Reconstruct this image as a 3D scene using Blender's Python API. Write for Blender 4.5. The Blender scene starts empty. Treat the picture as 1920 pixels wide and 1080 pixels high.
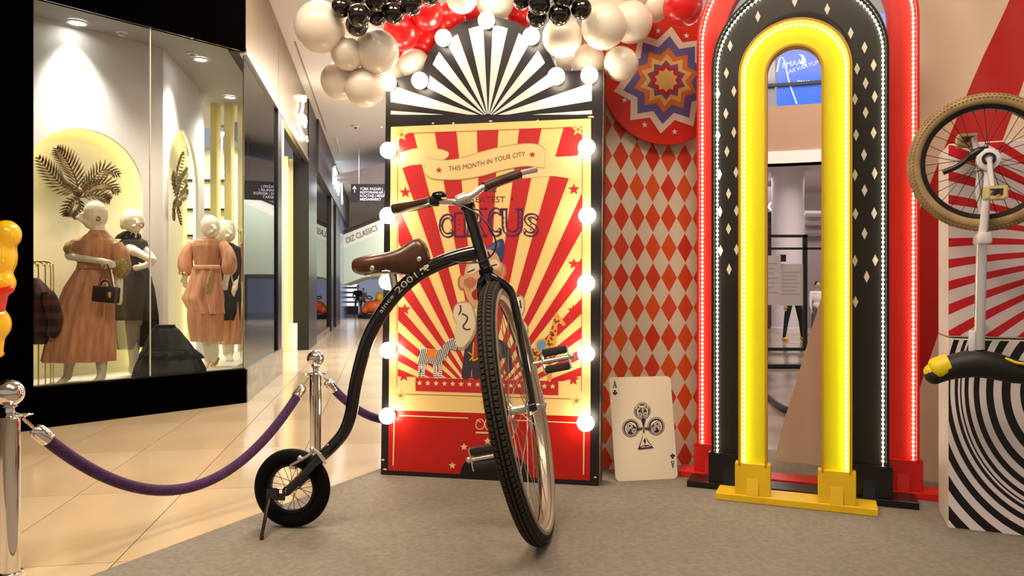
import bpy, bmesh, math, random
from mathutils import Vector, Matrix
random.seed(7)
V = Vector
scene = bpy.context.scene
COL = scene.collection
PI = math.pi

# ------------------------------------------------------------------ camera, world, large lights, exposure
F, H = 1400.0, 1.1                      # focal length in pixels of a 1920x1080 frame, eye height
cam_d = bpy.data.cameras.new('camera')
cam_d.sensor_width = 36.0
cam_d.lens = 36.0 * F / 1920.0
cam_d.clip_start = 0.05; cam_d.clip_end = 200
cam = bpy.data.objects.new('camera', cam_d); COL.objects.link(cam)
cam.location = (0, 0, H); cam.rotation_euler = (PI / 2, 0, 0)
scene.camera = cam

world = bpy.data.worlds.new('mall_air'); scene.world = world; world.use_nodes = True
world.node_tree.nodes['Background'].inputs[0].default_value = (1.0, 0.89, 0.78, 1)
world.node_tree.nodes['Background'].inputs[1].default_value = 0.42

def area(name, loc, sx, sy, power, col, rot=(0, 0, 0)):
    l = bpy.data.lights.new(name, 'AREA'); l.shape = 'RECTANGLE'; l.size = sx; l.size_y = sy
    l.energy = power; l.color = col
    o = bpy.data.objects.new(name, l); COL.objects.link(o); o.location = loc; o.rotation_euler = rot
    return o
WARM = (1.0, 0.82, 0.61)
area('ceiling_lamp_front', (-1.6, 1.6, 4.35), 1.6, 1.6, 138, WARM)
area('display_fill', (.7, 1.6, 4.35), 1.6, 1.6, 105, WARM)  # added fill light, brightens the backdrop, cloth and carpet of the display
area('ceiling_lamp_walk', (-1.55, 6.6, 4.35), 0.9, 2.6, 200, WARM)
area('ceiling_lamp_hall', (-1.5, 13.5, 4.35), 1.0, 5.0, 460, (1, .93, .86))
area('ceiling_lamp_end', (-2.6, 24, 4.35), 3.0, 4.0, 450, (.85, .9, 1))
area('gallery_fill', (7.6, 20.5, 3.9), 4.0, 3.0, 230, (1, .9, .84))  # added fill light under the gallery, lifts the dark soffit by bounce
area('atrium_lamp', (7.0, 13, 8.2), 5.0, 6.0, 750, (1, .86, .74))

vs = scene.view_settings
scene.display_settings.display_device = 'sRGB'
vs.view_transform = 'Standard'; vs.look = 'None'; vs.gamma = 1.0; vs.use_curve_mapping = False
vs.exposure = 0.0
scene.cycles.max_bounces = 8; scene.cycles.transparent_max_bounces = 16
scene.cycles.sample_clamp_indirect = 4.0

# ------------------------------------------------------------------ projection helpers (photo pixel -> real place)
def ray(px, py): return V(((px - 960) / F, 1.0, (540 - py) / F))
EYE = V((0, 0, H))
def at(px, py, Y): return EYE + ray(px, py) * Y
def gnd(px, py, z=0.0):
    r = ray(px, py); return EYE + r * ((z - H) / r.z)
class Plane:
    """vertical plane through ground points a, b; n points at the viewer"""
    def __init__(s, a, b):
        s.o = V((a[0], a[1], 0)); s.d = (V((b[0], b[1], 0)) - s.o).normalized()
        s.n = V((s.d.y, -s.d.x, 0))
        if (EYE - s.o).dot(s.n) < 0: s.n = -s.n
        s.len = (V((b[0], b[1], 0)) - s.o).length
    def px(s, x, y, off=0.0):
        r = ray(x, y); o = s.o + s.n * off
        return EYE + r * ((o - EYE).dot(s.n) / r.dot(s.n))
    def uv(s, u, z, off=0.0): return s.o + s.d * u + V((0, 0, z)) + s.n * off
    def loc(s, x, y, off=0.0):
        p = s.px(x, y, off); return (p - s.o).dot(s.d), p.z

# ------------------------------------------------------------------ materials
MATS = {}
def mat(name, col=(.5, .5, .5), rough=.5, metal=0.0, emit=None, es=0.0, **kw):
    if name in MATS: return MATS[name]
    m = bpy.data.materials.new(name); m.use_nodes = True; MATS[name] = m
    b = m.node_tree.nodes['Principled BSDF']
    b.inputs['Base Color'].default_value = (*col, 1); b.inputs['Roughness'].default_value = rough
    b.inputs['Metallic'].default_value = metal
    if emit:
        b.inputs['Emission Color'].default_value = (*emit, 1); b.inputs['Emission Strength'].default_value = es
    for k, v in kw.items(): b.inputs[k.replace('_', ' ')].default_value = v
    return m
def srgb(r, g, b):
    f = lambda c: (c / 255 / 12.92) if c / 255 <= .04045 else ((c / 255 + .055) / 1.055) ** 2.4
    return (f(r), f(g), f(b))
class S:
    """socket arithmetic for procedural patterns"""
    def __init__(s, nt, sock): s.nt, s.k = nt, sock
    def op(s, o, b=None, c=None):
        n = s.nt.nodes.new('ShaderNodeMath'); n.operation = o
        s.nt.links.new(s.k, n.inputs[0])
        for i, q in ((1, b), (2, c)):
            if q is None: continue
            if isinstance(q, S): s.nt.links.new(q.k, n.inputs[i])
            else: n.inputs[i].default_value = q
        return S(s.nt, n.outputs[0])
    def __add__(s, b): return s.op('ADD', b)
    def __sub__(s, b): return s.op('SUBTRACT', b)
    def __mul__(s, b): return s.op('MULTIPLY', b)
    def __truediv__(s, b): return s.op('DIVIDE', b)
    def abs(s): return s.op('ABSOLUTE')
    def fract(s): return s.op('FRACT')
    def floor(s): return s.op('FLOOR')
    def lt(s, b): return s.op('LESS_THAN', b)
    def gt(s, b): return s.op('GREATER_THAN', b)
    def sin(s): return s.op('SINE')
    def pow(s, b): return s.op('POWER', b)
    def sqrt(s): return s.op('SQRT')
    def atan2(s, b): return s.op('ARCTAN2', b)
def uvsock(m):
    nt = m.node_tree; t = nt.nodes.new('ShaderNodeTexCoord'); sp = nt.nodes.new('ShaderNodeSeparateXYZ')
    nt.links.new(t.outputs['UV'], sp.inputs[0]); return nt, S(nt, sp.outputs[0]), S(nt, sp.outputs[1])
def mixcol(nt, fac, a, b):
    n = nt.nodes.new('ShaderNodeMix'); n.data_type = 'RGBA'
    if isinstance(fac, S): nt.links.new(fac.k, n.inputs['Factor'])
    else: n.inputs['Factor'].default_value = fac
    for i, q in (('A', a), ('B', b)):
        k = [x for x in n.inputs if x.name == i and x.type == 'RGBA'][0]
        if isinstance(q, tuple): k.default_value = (*q, 1)
        else: nt.links.new(q, k)
    return [x for x in n.outputs if x.type == 'RGBA'][0]
def tobase(m, sock): m.node_tree.links.new(sock, m.node_tree.nodes['Principled BSDF'].inputs['Base Color'])
def noisy(name, c1, c2, scale=20, rough=.5, detail=6, bump=0.0, metal=0.0, stretch=(1, 1, 1), lo=.35, hi=.65, bscale=None, **kw):
    if name in MATS: return MATS[name]
    m = mat(name, c1, rough, metal, **kw); nt = m.node_tree
    tc = nt.nodes.new('ShaderNodeTexCoord'); mp = nt.nodes.new('ShaderNodeMapping')
    mp.inputs['Scale'].default_value = stretch; nt.links.new(tc.outputs['Object'], mp.inputs[0])
    nz = nt.nodes.new('ShaderNodeTexNoise'); nz.inputs['Scale'].default_value = scale; nz.inputs['Detail'].default_value = detail
    nt.links.new(mp.outputs[0], nz.inputs['Vector'])
    mr = nt.nodes.new('ShaderNodeMapRange'); mr.inputs[1].default_value = lo; mr.inputs[2].default_value = hi
    nt.links.new(nz.outputs[0], mr.inputs[0])
    tobase(m, mixcol(nt, S(nt, mr.outputs[0]), c1, c2))
    if bump:
        bp = nt.nodes.new('ShaderNodeBump'); bp.inputs['Strength'].default_value = bump; bp.inputs['Distance'].default_value = .01
        src = nz
        if bscale:
            src = nt.nodes.new('ShaderNodeTexNoise'); src.inputs['Scale'].default_value = bscale; nt.links.new(mp.outputs[0], src.inputs['Vector'])
        nt.links.new(src.outputs[0], bp.inputs['Height']); nt.links.new(bp.outputs[0], nt.nodes['Principled BSDF'].inputs['Normal'])
    return m
def glass(name, tint=(1, 1, 1), ior=1.35, rough=0.0):
    if name in MATS: return MATS[name]
    m = bpy.data.materials.new(name); m.use_nodes = True; MATS[name] = m; nt = m.node_tree
    nt.nodes.clear(); out = nt.nodes.new('ShaderNodeOutputMaterial'); mx = nt.nodes.new('ShaderNodeMixShader')
    fr = nt.nodes.new('ShaderNodeFresnel'); fr.inputs[0].default_value = ior
    tr = nt.nodes.new('ShaderNodeBsdfTransparent'); tr.inputs[0].default_value = (*tint, 1)
    gl = nt.nodes.new('ShaderNodeBsdfGlossy'); gl.inputs['Roughness'].default_value = rough
    nt.links.new(fr.outputs[0], mx.inputs[0]); nt.links.new(tr.outputs[0], mx.inputs[1]); nt.links.new(gl.outputs[0], mx.inputs[2])
    nt.links.new(mx.outputs[0], out.inputs[0]); return m
def glow(name, col, strength): return mat(name, (.02, .02, .02), .5, emit=col, es=strength)

# ------------------------------------------------------------------ objects
def tag(o, label=None, cat=None, group=None, kind=None):
    if label: o['label'] = label
    if cat: o['category'] = cat
    if group: o['group'] = group
    if kind: o['kind'] = kind
    return o
def woff(o):
    p = V((0, 0, 0))
    while o is not None: p = p + V(o.location); o = o.parent
    return p
def thing(name, loc, label, cat, group=None):
    o = bpy.data.objects.new(name, None); COL.objects.link(o); o.location = loc; o.empty_display_size = .05
    return tag(o, label, cat, group)
def put(name, mesh, parent=None, loc=(0, 0, 0), rot=None):
    """link a mesh at a world place under a parent"""
    o = bpy.data.objects.new(name, mesh); COL.objects.link(o)
    p = V(loc)
    if parent is not None: o.parent = parent; p = p - woff(parent)
    if rot is not None:
        if isinstance(rot, Matrix): o.rotation_euler = rot.to_euler()
        else: o.rotation_euler = rot
    o.location = p
    return o
def frame3(n, up=V((0, 0, 1))):
    z = V(n).normalized(); x = V(up).cross(z)
    if x.length < 1e-4: x = V((1, 0, 0)).cross(z)
    x.normalize(); y = z.cross(x); return x, y, z
class B:
    """collects shapes; make() links them as one mesh object"""
    def __init__(s): s.v, s.f, s.m, s.uv = [], [], [], None
    def add(s, vs, fs, mi=0):
        k = len(s.v); s.v += [V(p) for p in vs]; s.f += [[i + k for i in f] for f in fs]; s.m += [mi] * len(fs); return s
    def box(s, c, sx, sy, sz, ax=None, mi=0, bev=0.0):
        c = V(c); X, Y, Z = ax if ax else (V((1, 0, 0)), V((0, 1, 0)), V((0, 0, 1)))
        if bev > 0:
            bm = bmesh.new(); bmesh.ops.create_cube(bm, size=1.0)
            for v in bm.verts: v.co = V((v.co.x * sx, v.co.y * sy, v.co.z * sz))
            bmesh.ops.bevel(bm, geom=bm.edges[:] , offset=bev, segments=2, affect='EDGES', profile=.5)
            bm.verts.index_update()
            s.add([c + X * v.co.x + Y * v.co.y + Z * v.co.z for v in bm.verts], [[v.index for v in f.verts] for f in bm.faces], mi); bm.free(); return s
        p = [c + X * (i * sx / 2) + Y * (j * sy / 2) + Z * (k * sz / 2) for i in (-1, 1) for j in (-1, 1) for k in (-1, 1)]
        s.add(p, [(0, 1, 3, 2), (4, 6, 7, 5), (0, 4, 5, 1), (2, 3, 7, 6), (0, 2, 6, 4), (1, 5, 7, 3)], mi); return s
    def tube(s, pts, r, seg=10, cap=True, mi=0, closed=False, flat=1.0):
        pts = [V(p) for p in pts]; n = len(pts)
        rr = r if isinstance(r, (list, tuple)) else [r] * n
        up = None; vs = []
        for i, p in enumerate(pts):
            t = (pts[(i + 1) % n] - pts[i - 1]) if closed else (pts[min(i + 1, n - 1)] - pts[max(i - 1, 0)])
            t = t.normalized() if t.length > 1e-9 else V((0, 0, 1))
            if up is None:
                up = V((0, 0, 1)) if abs(t.z) < .9 else V((1, 0, 0))
            x = up.cross(t); x.normalize(); y = t.cross(x); up = y
            for k in range(seg):
                a = 2 * PI * k / seg; vs.append(p + x * (math.cos(a) * rr[i]) + y * (math.sin(a) * rr[i] * flat))
        fs = []
        for i in range(n if closed else n - 1):
            j = (i + 1) % n
            for k in range(seg):
                q = (k + 1) % seg; fs.append((i * seg + k, i * seg + q, j * seg + q, j * seg + k))
        if cap and not closed:
            fs.append(tuple(range(seg))[::-1]); fs.append(tuple((n - 1) * seg + k for k in range(seg)))
        s.add(vs, fs, mi); return s
    def lathe(s, prof, c, axis=(0, 0, 1), seg=20, mi=0):
        """prof: (radius, height along axis)"""
        x, y, z = frame3(axis); c = V(c); vs = []; n = len(prof)
        for r, h in prof:
            for k in range(seg):
                a = 2 * PI * k / seg; vs.append(c + z * h + (x * math.cos(a) + y * math.sin(a)) * max(r, 1e-4))
        fs = [(i * seg + k, i * seg + (k + 1) % seg, (i + 1) * seg + (k + 1) % seg, (i + 1) * seg + k) for i in range(n - 1) for k in range(seg)]
        fs.append(tuple(range(seg))[::-1]); fs.append(tuple((n - 1) * seg + k for k in range(seg)))
        s.add(vs, fs, mi); return s
    def ball(s, c, r, seg=16, ring=10, sc=(1, 1, 1), ax=None, mi=0):
        X, Y, Z = ax if ax else (V((1, 0, 0)), V((0, 1, 0)), V((0, 0, 1)))
        c = V(c); vs = [c + Z * (r * sc[2])]
        for i in range(1, ring):
            t = PI * i / ring
            for k in range(seg):
                a = 2 * PI * k / seg
                vs.append(c + X * (r * sc[0] * math.sin(t) * math.cos(a)) + Y * (r * sc[1] * math.sin(t) * math.sin(a)) + Z * (r * sc[2] * math.cos(t)))
        vs.append(c - Z * (r * sc[2])); L = len(vs) - 1; fs = []
        for k in range(seg):
            q = (k + 1) % seg; fs.append((0, 1 + k, 1 + q)); fs.append((L, 1 + (ring - 2) * seg + q, 1 + (ring - 2) * seg + k))
            for i in range(ring - 2): fs.append((1 + i * seg + k, 1 + (i + 1) * seg + k, 1 + (i + 1) * seg + q, 1 + i * seg + q))
        s.add(vs, fs, mi); return s
    def torus(s, c, axis, R, r, seg=48, sec=12, mi=0, flat=1.0, ax=None):
        x, y, z = ax if ax else frame3(axis); c = V(c); vs = []
        for i in range(seg):
            a = 2 * PI * i / seg; e = x * math.cos(a) + y * math.sin(a)
            for k in range(sec):
                b = 2 * PI * k / sec; vs.append(c + e * (R + r * math.cos(b)) + z * (r * flat * math.sin(b)))
        fs = [(i * sec + k, ((i + 1) % seg) * sec + k, ((i + 1) % seg) * sec + (k + 1) % sec, i * sec + (k + 1) % sec) for i in range(seg) for k in range(sec)]
        s.add(vs, fs, mi); return s
    def slab(s, poly, vec, mi=0):
        """polygon (world points) thickened by a vector"""
        n = len(poly); vec = V(vec); p = [V(q) for q in poly]
        s.add(p + [q + vec for q in p], [list(range(n)), list(range(2 * n - 1, n - 1, -1))] + [(i, (i + 1) % n, n + (i + 1) % n, n + i) for i in range(n)], mi); return s
    def face(s, poly, mi=0): s.add(poly, [list(range(len(poly)))], mi); return s
    def loft(s, rings, cap=True, mi=0):
        seg = len(rings[0]); n = len(rings)
        fs = [(i * seg + k, i * seg + (k + 1) % seg, (i + 1) * seg + (k + 1) % seg, (i + 1) * seg + k) for i in range(n - 1) for k in range(seg)]
        if cap: fs.append(tuple(range(seg))[::-1]); fs.append(tuple((n - 1) * seg + k for k in range(seg)))
        s.add([p for r in rings for p in r], fs, mi); return s
    def mesh(s, name, mats, off=V((0, 0, 0)), smooth=True, ang=40, fixn=True):
        me = bpy.data.meshes.new(name)
        me.from_pydata([tuple(p - off) for p in s.v], [], s.f)
        for m in (mats if isinstance(mats, (list, tuple)) else [mats]): me.materials.append(m)
        me.polygons.foreach_set('material_index', s.m)
        if s.uv:
            ul = me.uv_layers.new(name='UVMap')
            for l in me.loops: ul.data[l.index].uv = s.uv[l.vertex_index]
        if fixn:
            bm = bmesh.new(); bm.from_mesh(me); bmesh.ops.recalc_face_normals(bm, faces=bm.faces); bm.to_mesh(me); bm.free()
        if smooth:
            me.polygons.foreach_set('use_smooth', [True] * len(me.polygons)); me.set_sharp_from_angle(angle=math.radians(ang))
        me.update(); return me
    def make(s, name, mats, parent=None, smooth=True, ang=40, fixn=True):
        if parent is not None: off = woff(parent)
        else:
            lo = [min(p[i] for p in s.v) for i in range(3)]; hi = [max(p[i] for p in s.v) for i in range(3)]
            off = V(((lo[0] + hi[0]) / 2, (lo[1] + hi[1]) / 2, lo[2]))
        return put(name, s.mesh(name, mats, off, smooth, ang, fixn), parent, off)
def struct(o): o['kind'] = 'structure'; return o

def spline(pts, n=8, closed=False):
    """Catmull-Rom through points"""
    P = [V(p) for p in pts]; out = []; N = len(P)
    for i in range(N if closed else N - 1):
        p0 = P[i - 1] if (closed or i > 0) else P[0] * 2 - P[1]; p1 = P[i]; p2 = P[(i + 1) % N]
        p3 = P[(i + 2) % N] if (closed or i + 2 < N) else P[-1] * 2 - P[-2]
        for k in range(n):
            t = k / n
            out.append(((p1 * 2) + (p2 - p0) * t + (p0 * 2 - p1 * 5 + p2 * 4 - p3) * t * t + (p1 * 3 - p0 - p2 * 3 + p3) * t ** 3) * .5)
    if not closed: out.append(P[-1])
    return out
def text2d(body, bold=0.0, space=1.0, cuts=0):
    """built-in font as flat 2D triangles: (points, faces, width)"""
    c = bpy.data.curves.new('t', 'FONT'); c.body = body; c.size = 1.0; c.space_character = space; c.resolution_u = 3; c.offset = bold
    o = bpy.data.objects.new('t', c); COL.objects.link(o)
    dg = bpy.context.evaluated_depsgraph_get(); me = bpy.data.meshes.new_from_object(o.evaluated_get(dg))
    if cuts:
        bm = bmesh.new(); bm.from_mesh(me); bmesh.ops.subdivide_edges(bm, edges=bm.edges[:], cuts=cuts, use_grid_fill=True); bmesh.ops.triangulate(bm, faces=bm.faces[:]); bm.to_mesh(me); bm.free()
    pts = [(v.co.x, v.co.y) for v in me.vertices]; fs = [list(p.vertices) for p in me.polygons]
    bpy.data.objects.remove(o); bpy.data.curves.remove(c); bpy.data.meshes.remove(me)
    return pts, fs, (max(p[0] for p in pts) if pts else 0)
def text_on(b, body, fn, mi=0, bold=0.0, space=1.0, cuts=0):
    """fn(x, y) maps letter units (cap height about .7, width w) to a world point"""
    pts, fs, w = text2d(body, bold, space, cuts)
    b.add([fn(x, y, w) for x, y in pts], fs, mi); return w
def blob(name, parts, material, parent, voxel=.012, smooth=4):
    """one continuous skin over tapered capsules and ellipsoids (world coordinates)"""
    b = B()
    for p in parts:
        if p[0] == 'c':
            _, p0, r0, p1, r1 = p; p0 = V(p0); p1 = V(p1)
            n = 4; b.tube([p0.lerp(p1, i / n) for i in range(n + 1)], [r0 + (r1 - r0) * i / n for i in range(n + 1)], 12)
            b.ball(p0, r0, 12, 8); b.ball(p1, r1, 12, 8)
        else: b.ball(p[1], 1.0, 16, 10, p[2])
    off = woff(parent) if parent else V((0, 0, 0))
    me = b.mesh('t', material, off)
    o = bpy.data.objects.new('t', me); COL.objects.link(o)
    r = o.modifiers.new('r', 'REMESH'); r.mode = 'VOXEL'; r.voxel_size = voxel
    sm = o.modifiers.new('s', 'SMOOTH'); sm.iterations = smooth; sm.factor = .5
    dg = bpy.context.evaluated_depsgraph_get(); m2 = bpy.data.meshes.new_from_object(o.evaluated_get(dg))
    bpy.data.objects.remove(o); bpy.data.meshes.remove(me)
    m2.name = name; m2.materials.clear(); m2.materials.append(material)
    m2.polygons.foreach_set('use_smooth', [True] * len(m2.polygons))
    return put(name, m2, parent, off)
def star(cx, cy, r, n=5, inner=.42, rot=0.0):
    return [(cx + (r if i % 2 == 0 else r * inner) * math.sin(PI * i / n + rot), cy - (r if i % 2 == 0 else r * inner) * math.cos(PI * i / n + rot)) for i in range(2 * n)]
# ================================================================== the setting
M_black = mat('black_panel', srgb(3, 2, 2), .8, Specular_IOR_Level=.0)
M_blackmetal = mat('black_metal', srgb(10, 9, 9), .3)
M_chrome = mat('chrome', (.78, .74, .70), .07, 1.0)
M_steel = mat('brushed_steel', (.62, .58, .53), .28, 1.0)
M_white = mat('white_paint', srgb(238, 234, 228), .5)
M_tile = noisy('cream_marble', srgb(208, 188, 156), srgb(190, 166, 132), 1.6, rough=.13, detail=8, stretch=(1, .45, 1), lo=.3, hi=.75)
M_grout = mat('grout', srgb(120, 96, 70), .6)
M_ceil = mat('ceiling_paint', srgb(240, 236, 230), .7)
M_carpet = noisy('grey_carpet', srgb(136, 129, 119), srgb(122, 115, 106), 45, rough=.95, detail=12, bump=.3, bscale=420)
M_beige = mat('beige_wall', srgb(226, 214, 190), .6)

f_dir = V((.655, .756, 0)).normalized()          # run of the angled shop front
g_dir = V((-.172, .985, 0)).normalized()         # run of the walkway
K = gnd(460, 755)                                # outer corner of the shop front

# floor: bed, tiles with recessed joints
bed = B().box((0, 20, -.02), 60, 60, .02).make('floor', M_grout); struct(bed)
TW, TL = .54, 1.08
tb = B(); tb.box((0, 0, -.004), TW - .005, TL - .005, .012, bev=0.0)
tm = tb.mesh('tile', M_tile, smooth=False)
g_ang = math.atan2(g_dir.y, g_dir.x) - PI / 2
hx = V((g_dir.y, -g_dir.x, 0))
t0 = gnd(36, 1003); t1 = gnd(130, 1060)
u0 = t0.dot(hx); v0 = t1.dot(g_dir)
for i in range(-4, 5):
    for j in range(-1, 21):
        c = hx * (u0 + (i + .5) * TW) + g_dir * (v0 + (j + .5) * TL)
        if c.y < 1.8 or c.x > .2 or c.x < -6.2: continue
        if (c - K).dot(V((-f_dir.y, f_dir.x, 0))) > 1.0 and (c - K).dot(V((-g_dir.y, g_dir.x, 0))) > .8: continue
        put('tile', tm, bed, (c.x, c.y, .0), (0, 0, g_ang))
# the rest of the hall floor, far to the right, too far off for single tiles
fl = B().box((8.2, 12.5, -.004), 17, 16, .012).make('hall_paving', noisy('hall_stone', srgb(176, 158, 142), srgb(120, 104, 92), 1.1, rough=.15, detail=4), bed)
fl2 = B().box((0, 30, -.006), 20, 14, .012).make('far_paving', M_tile, bed)

# carpet
ce0 = gnd(180, 1080); ce1 = gnd(706, 884); cd = (ce1 - ce0).normalized()
pA = ce0 - cd * 3.2; pB = ce0 + cd * 2.25; perp = V((cd.y, -cd.x, 0))
cpts = [pA, pB, V((.95, 5.1, 0)), V((2.1, 5.0, 0)), V((4.4, 3.6, 0)), V((5, -1, 0)), V((-1.5, -1.5, 0))]
carpet = B().slab([V((p.x, p.y, .001)) for p in cpts], (0, 0, .009)).make('floor_carpet', M_carpet, smooth=False)
struct(carpet)
# raised seam of the carpet
sm_pts = [gnd(*p, .01) for p in ((1040, 935), (1180, 962), (1330, 975), (1500, 988), (1640, 1003), (1800, 1012), (1960, 1035))]
B().tube([p + V((0, 0, -.002)) for p in spline(sm_pts, 5)], .006, 6, flat=.5).make('carpet_seam', M_carpet, carpet)
CARPET = .01

# ceiling with a shadow gap and a sprinkler
cl = B(); cl.box((-6.0, 19, 4.5), 12, 44, .1); cl.box((3.5, 2.2, 4.5), 7.0, 10, .1)
ceil = struct(cl.make('ceiling', M_ceil, smooth=False))
gp = [at(547, 60, 1), at(618, 262, 1)]
def on_ceil(px, py, z=4.447): r = ray(px, py); return EYE + r * ((z - H) / r.z)
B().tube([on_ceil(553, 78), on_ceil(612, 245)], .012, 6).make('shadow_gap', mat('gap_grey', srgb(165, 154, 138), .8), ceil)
B().tube([on_ceil(630, 258), on_ceil(638, 290)], .02, 6).make('slot_diffuser', M_white, ceil)
sp = thing('smoke_detector', on_ceil(667, 236) + V((0, 0, -.035)), 'small round smoke detector on the white walkway ceiling', 'detector')
c_ = woff(sp)
B().lathe([(.09, .035), (.09, .02), (.07, .005), (.03, 0)], c_).make('body', M_white, sp)
B().lathe([(.03, 0), (.025, -.02), (.0, -.03)], c_).make('sensor', mat('detector_red', srgb(120, 50, 40), .5), sp)

# ------------------------------------------------------------------ the fashion shop on the left
fn = V((-f_dir.y, f_dir.x, 0)); gn = V((-g_dir.y, g_dir.x, 0))     # inwards
if fn.x > 0: fn = -fn
if gn.x > 0: gn = -gn
WL = 1.80                                      # glass run left of the corner
PF = Plane(K - f_dir * 5, K); PS = Plane(K, K + g_dir * 5)
uL = (PF.px(58, 600) - K).dot(f_dir)           # where the black pier starts (negative)
FT = 3.37; PT = .32
def along(o, d, n, u0, u1, z0, z1, n0, n1):
    """box in a facade frame: along d, depth n (inwards)"""
    c = o + d * ((u0 + u1) / 2) + n * ((n0 + n1) / 2) + V((0, 0, (z0 + z1) / 2))
    return c, abs(u1 - u0), abs(n1 - n0), abs(z1 - z0), (d, n, V((0, 0, 1)))
w = B(); w.box(*along(K, f_dir, fn, uL - 3.0, uL, 0, 4.45, -.06, .3))
wl = struct(w.make('wall_left', M_black, smooth=False))
struct(B().box(*along(K, f_dir, fn, uL, 0.0, 0, PT, -.02, .1)).make('trim_1', M_black, smooth=False))
fa = B(); fa.box(*along(K, f_dir, fn, uL, -.012, FT, 4.45, -.03, .06))
struct(fa.make('wall_front', M_black, smooth=False))
# stone plinth on the walkway side
sS = (PS.px(527, 640) - K).dot(g_dir)
M_stone = noisy('veined_stone', srgb(92, 80, 68), srgb(150, 135, 118), 3, rough=.2, detail=10, stretch=(1, 1, 2.5))
struct(B().box(*along(K, g_dir, gn, .0, sS, 0, PT, -.02, .14)).make('trim_2', M_stone, smooth=False))
# metal cladding of the fascia, one panel after the other
M_clad = mat('champagne_metal', srgb(150, 132, 104), .33, .75)
wr = B().box(*along(K, g_dir, gn, 0, 8.0, FT, 4.45, .03, .16)); wside = struct(wr.make('wall_side', mat('dark_gap', srgb(30, 26, 22), .7), smooth=False))
edges = [0.0, 2.35, 4.9, 7.85]
for a, b_ in zip(edges[:-1], edges[1:]):
    B().box(*along(K, g_dir, gn, a + .008, b_ - .008, FT + .03, 4.445, 0, .03)).make('cladding_panel', M_clad, wside, smooth=False)
B().box(*along(K, g_dir, gn, 0, 7.85, FT - .03, FT + .025, -.015, .05)).make('edge_profile', M_steel, wside, smooth=False)
# glass
M_glass = glass('shop_glass', (.985, .99, .985), 1.30)
wn = B().box(*along(K, f_dir, fn, uL, -.0, PT, PT + .012, .0, .04)); win1 = struct(wn.make('window_1', M_blackmetal, smooth=False))
uM = (PF.px(283, 500) - K).dot(f_dir)
B().box(*along(K, f_dir, fn, uL, uM - .004, PT, FT, .015, .025)).make('pane', M_glass, win1, smooth=False)
B().box(*along(K, f_dir, fn, uM + .004, -.004, PT, FT, .015, .025)).make('pane', M_glass, win1, smooth=False)
B().box(*along(K, f_dir, fn, uM - .004, uM + .004, PT, FT, .01, .026)).make('glass_joint', mat('silicone', srgb(205, 205, 190), .3), win1, smooth=False)
uE = (PS.px(520, 500) - K).dot(g_dir)
wn = B(); wn.box(*along(K, g_dir, gn, uE, sS - .02, PT, FT, -.01, .06)); win2 = struct(wn.make('window_2', M_blackmetal, smooth=False))
B().box(*along(K, g_dir, gn, .004, uE, PT, FT, .015, .025)).make('pane', M_glass, win2, smooth=False)
B().box(*along(K, g_dir, gn, 0, uE, FT - .035, FT, .0, .05)).make('head_rail', M_steel, win2, smooth=False)
# display floor, ceiling and lining of the shop window
ZF, ZC = .26, 3.55
M_disp = mat('display_floor', srgb(222, 222, 205), .35)
A0 = V((-4.33 - .75 * .655, 6.73 - .75 * .9, 0)); A1 = V((-3.58, 7.66, 0)); A2 = V((-3.905, 9.475, 0))
dfl = [K - f_dir * .02 + fn * .1, K + g_dir * 3.4 + gn * .12, V((-7.2, 13.2, 0)), V((-7.5, 6.5, 0)), K + f_dir * (uL - .9) + fn * .1]
struct(B().slab([V((p.x, p.y, ZF)) for p in dfl], (0, 0, -.05)).make('floor_display', M_disp, smooth=False))
ccl = [K + fn * .06 - f_dir * .05, K + g_dir * 3.4 + gn * .16, V((-7.2, 13.2, 0)), V((-7.5, 6.5, 0)), K + f_dir * (uL - .9) + fn * .06]
shopc = struct(B().slab([V((p.x, p.y, ZC)) for p in ccl], (0, 0, .06)).make('ceiling_shop', mat('shop_ceiling', srgb(168, 166, 162), .7), smooth=False))
M_lin = mat('shop_lining', srgb(226, 224, 218), .75)
M_niche = mat('niche_paint', srgb(238, 232, 198), .7)
M_strip = glow('niche_strip', (1.0, .88, .34), 9.0)
def arch_pts(cu, r, spring, n=20): return [(cu - r * math.cos(PI * i / n), spring + r * math.sin(PI * i / n)) for i in range(n + 1)]
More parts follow.
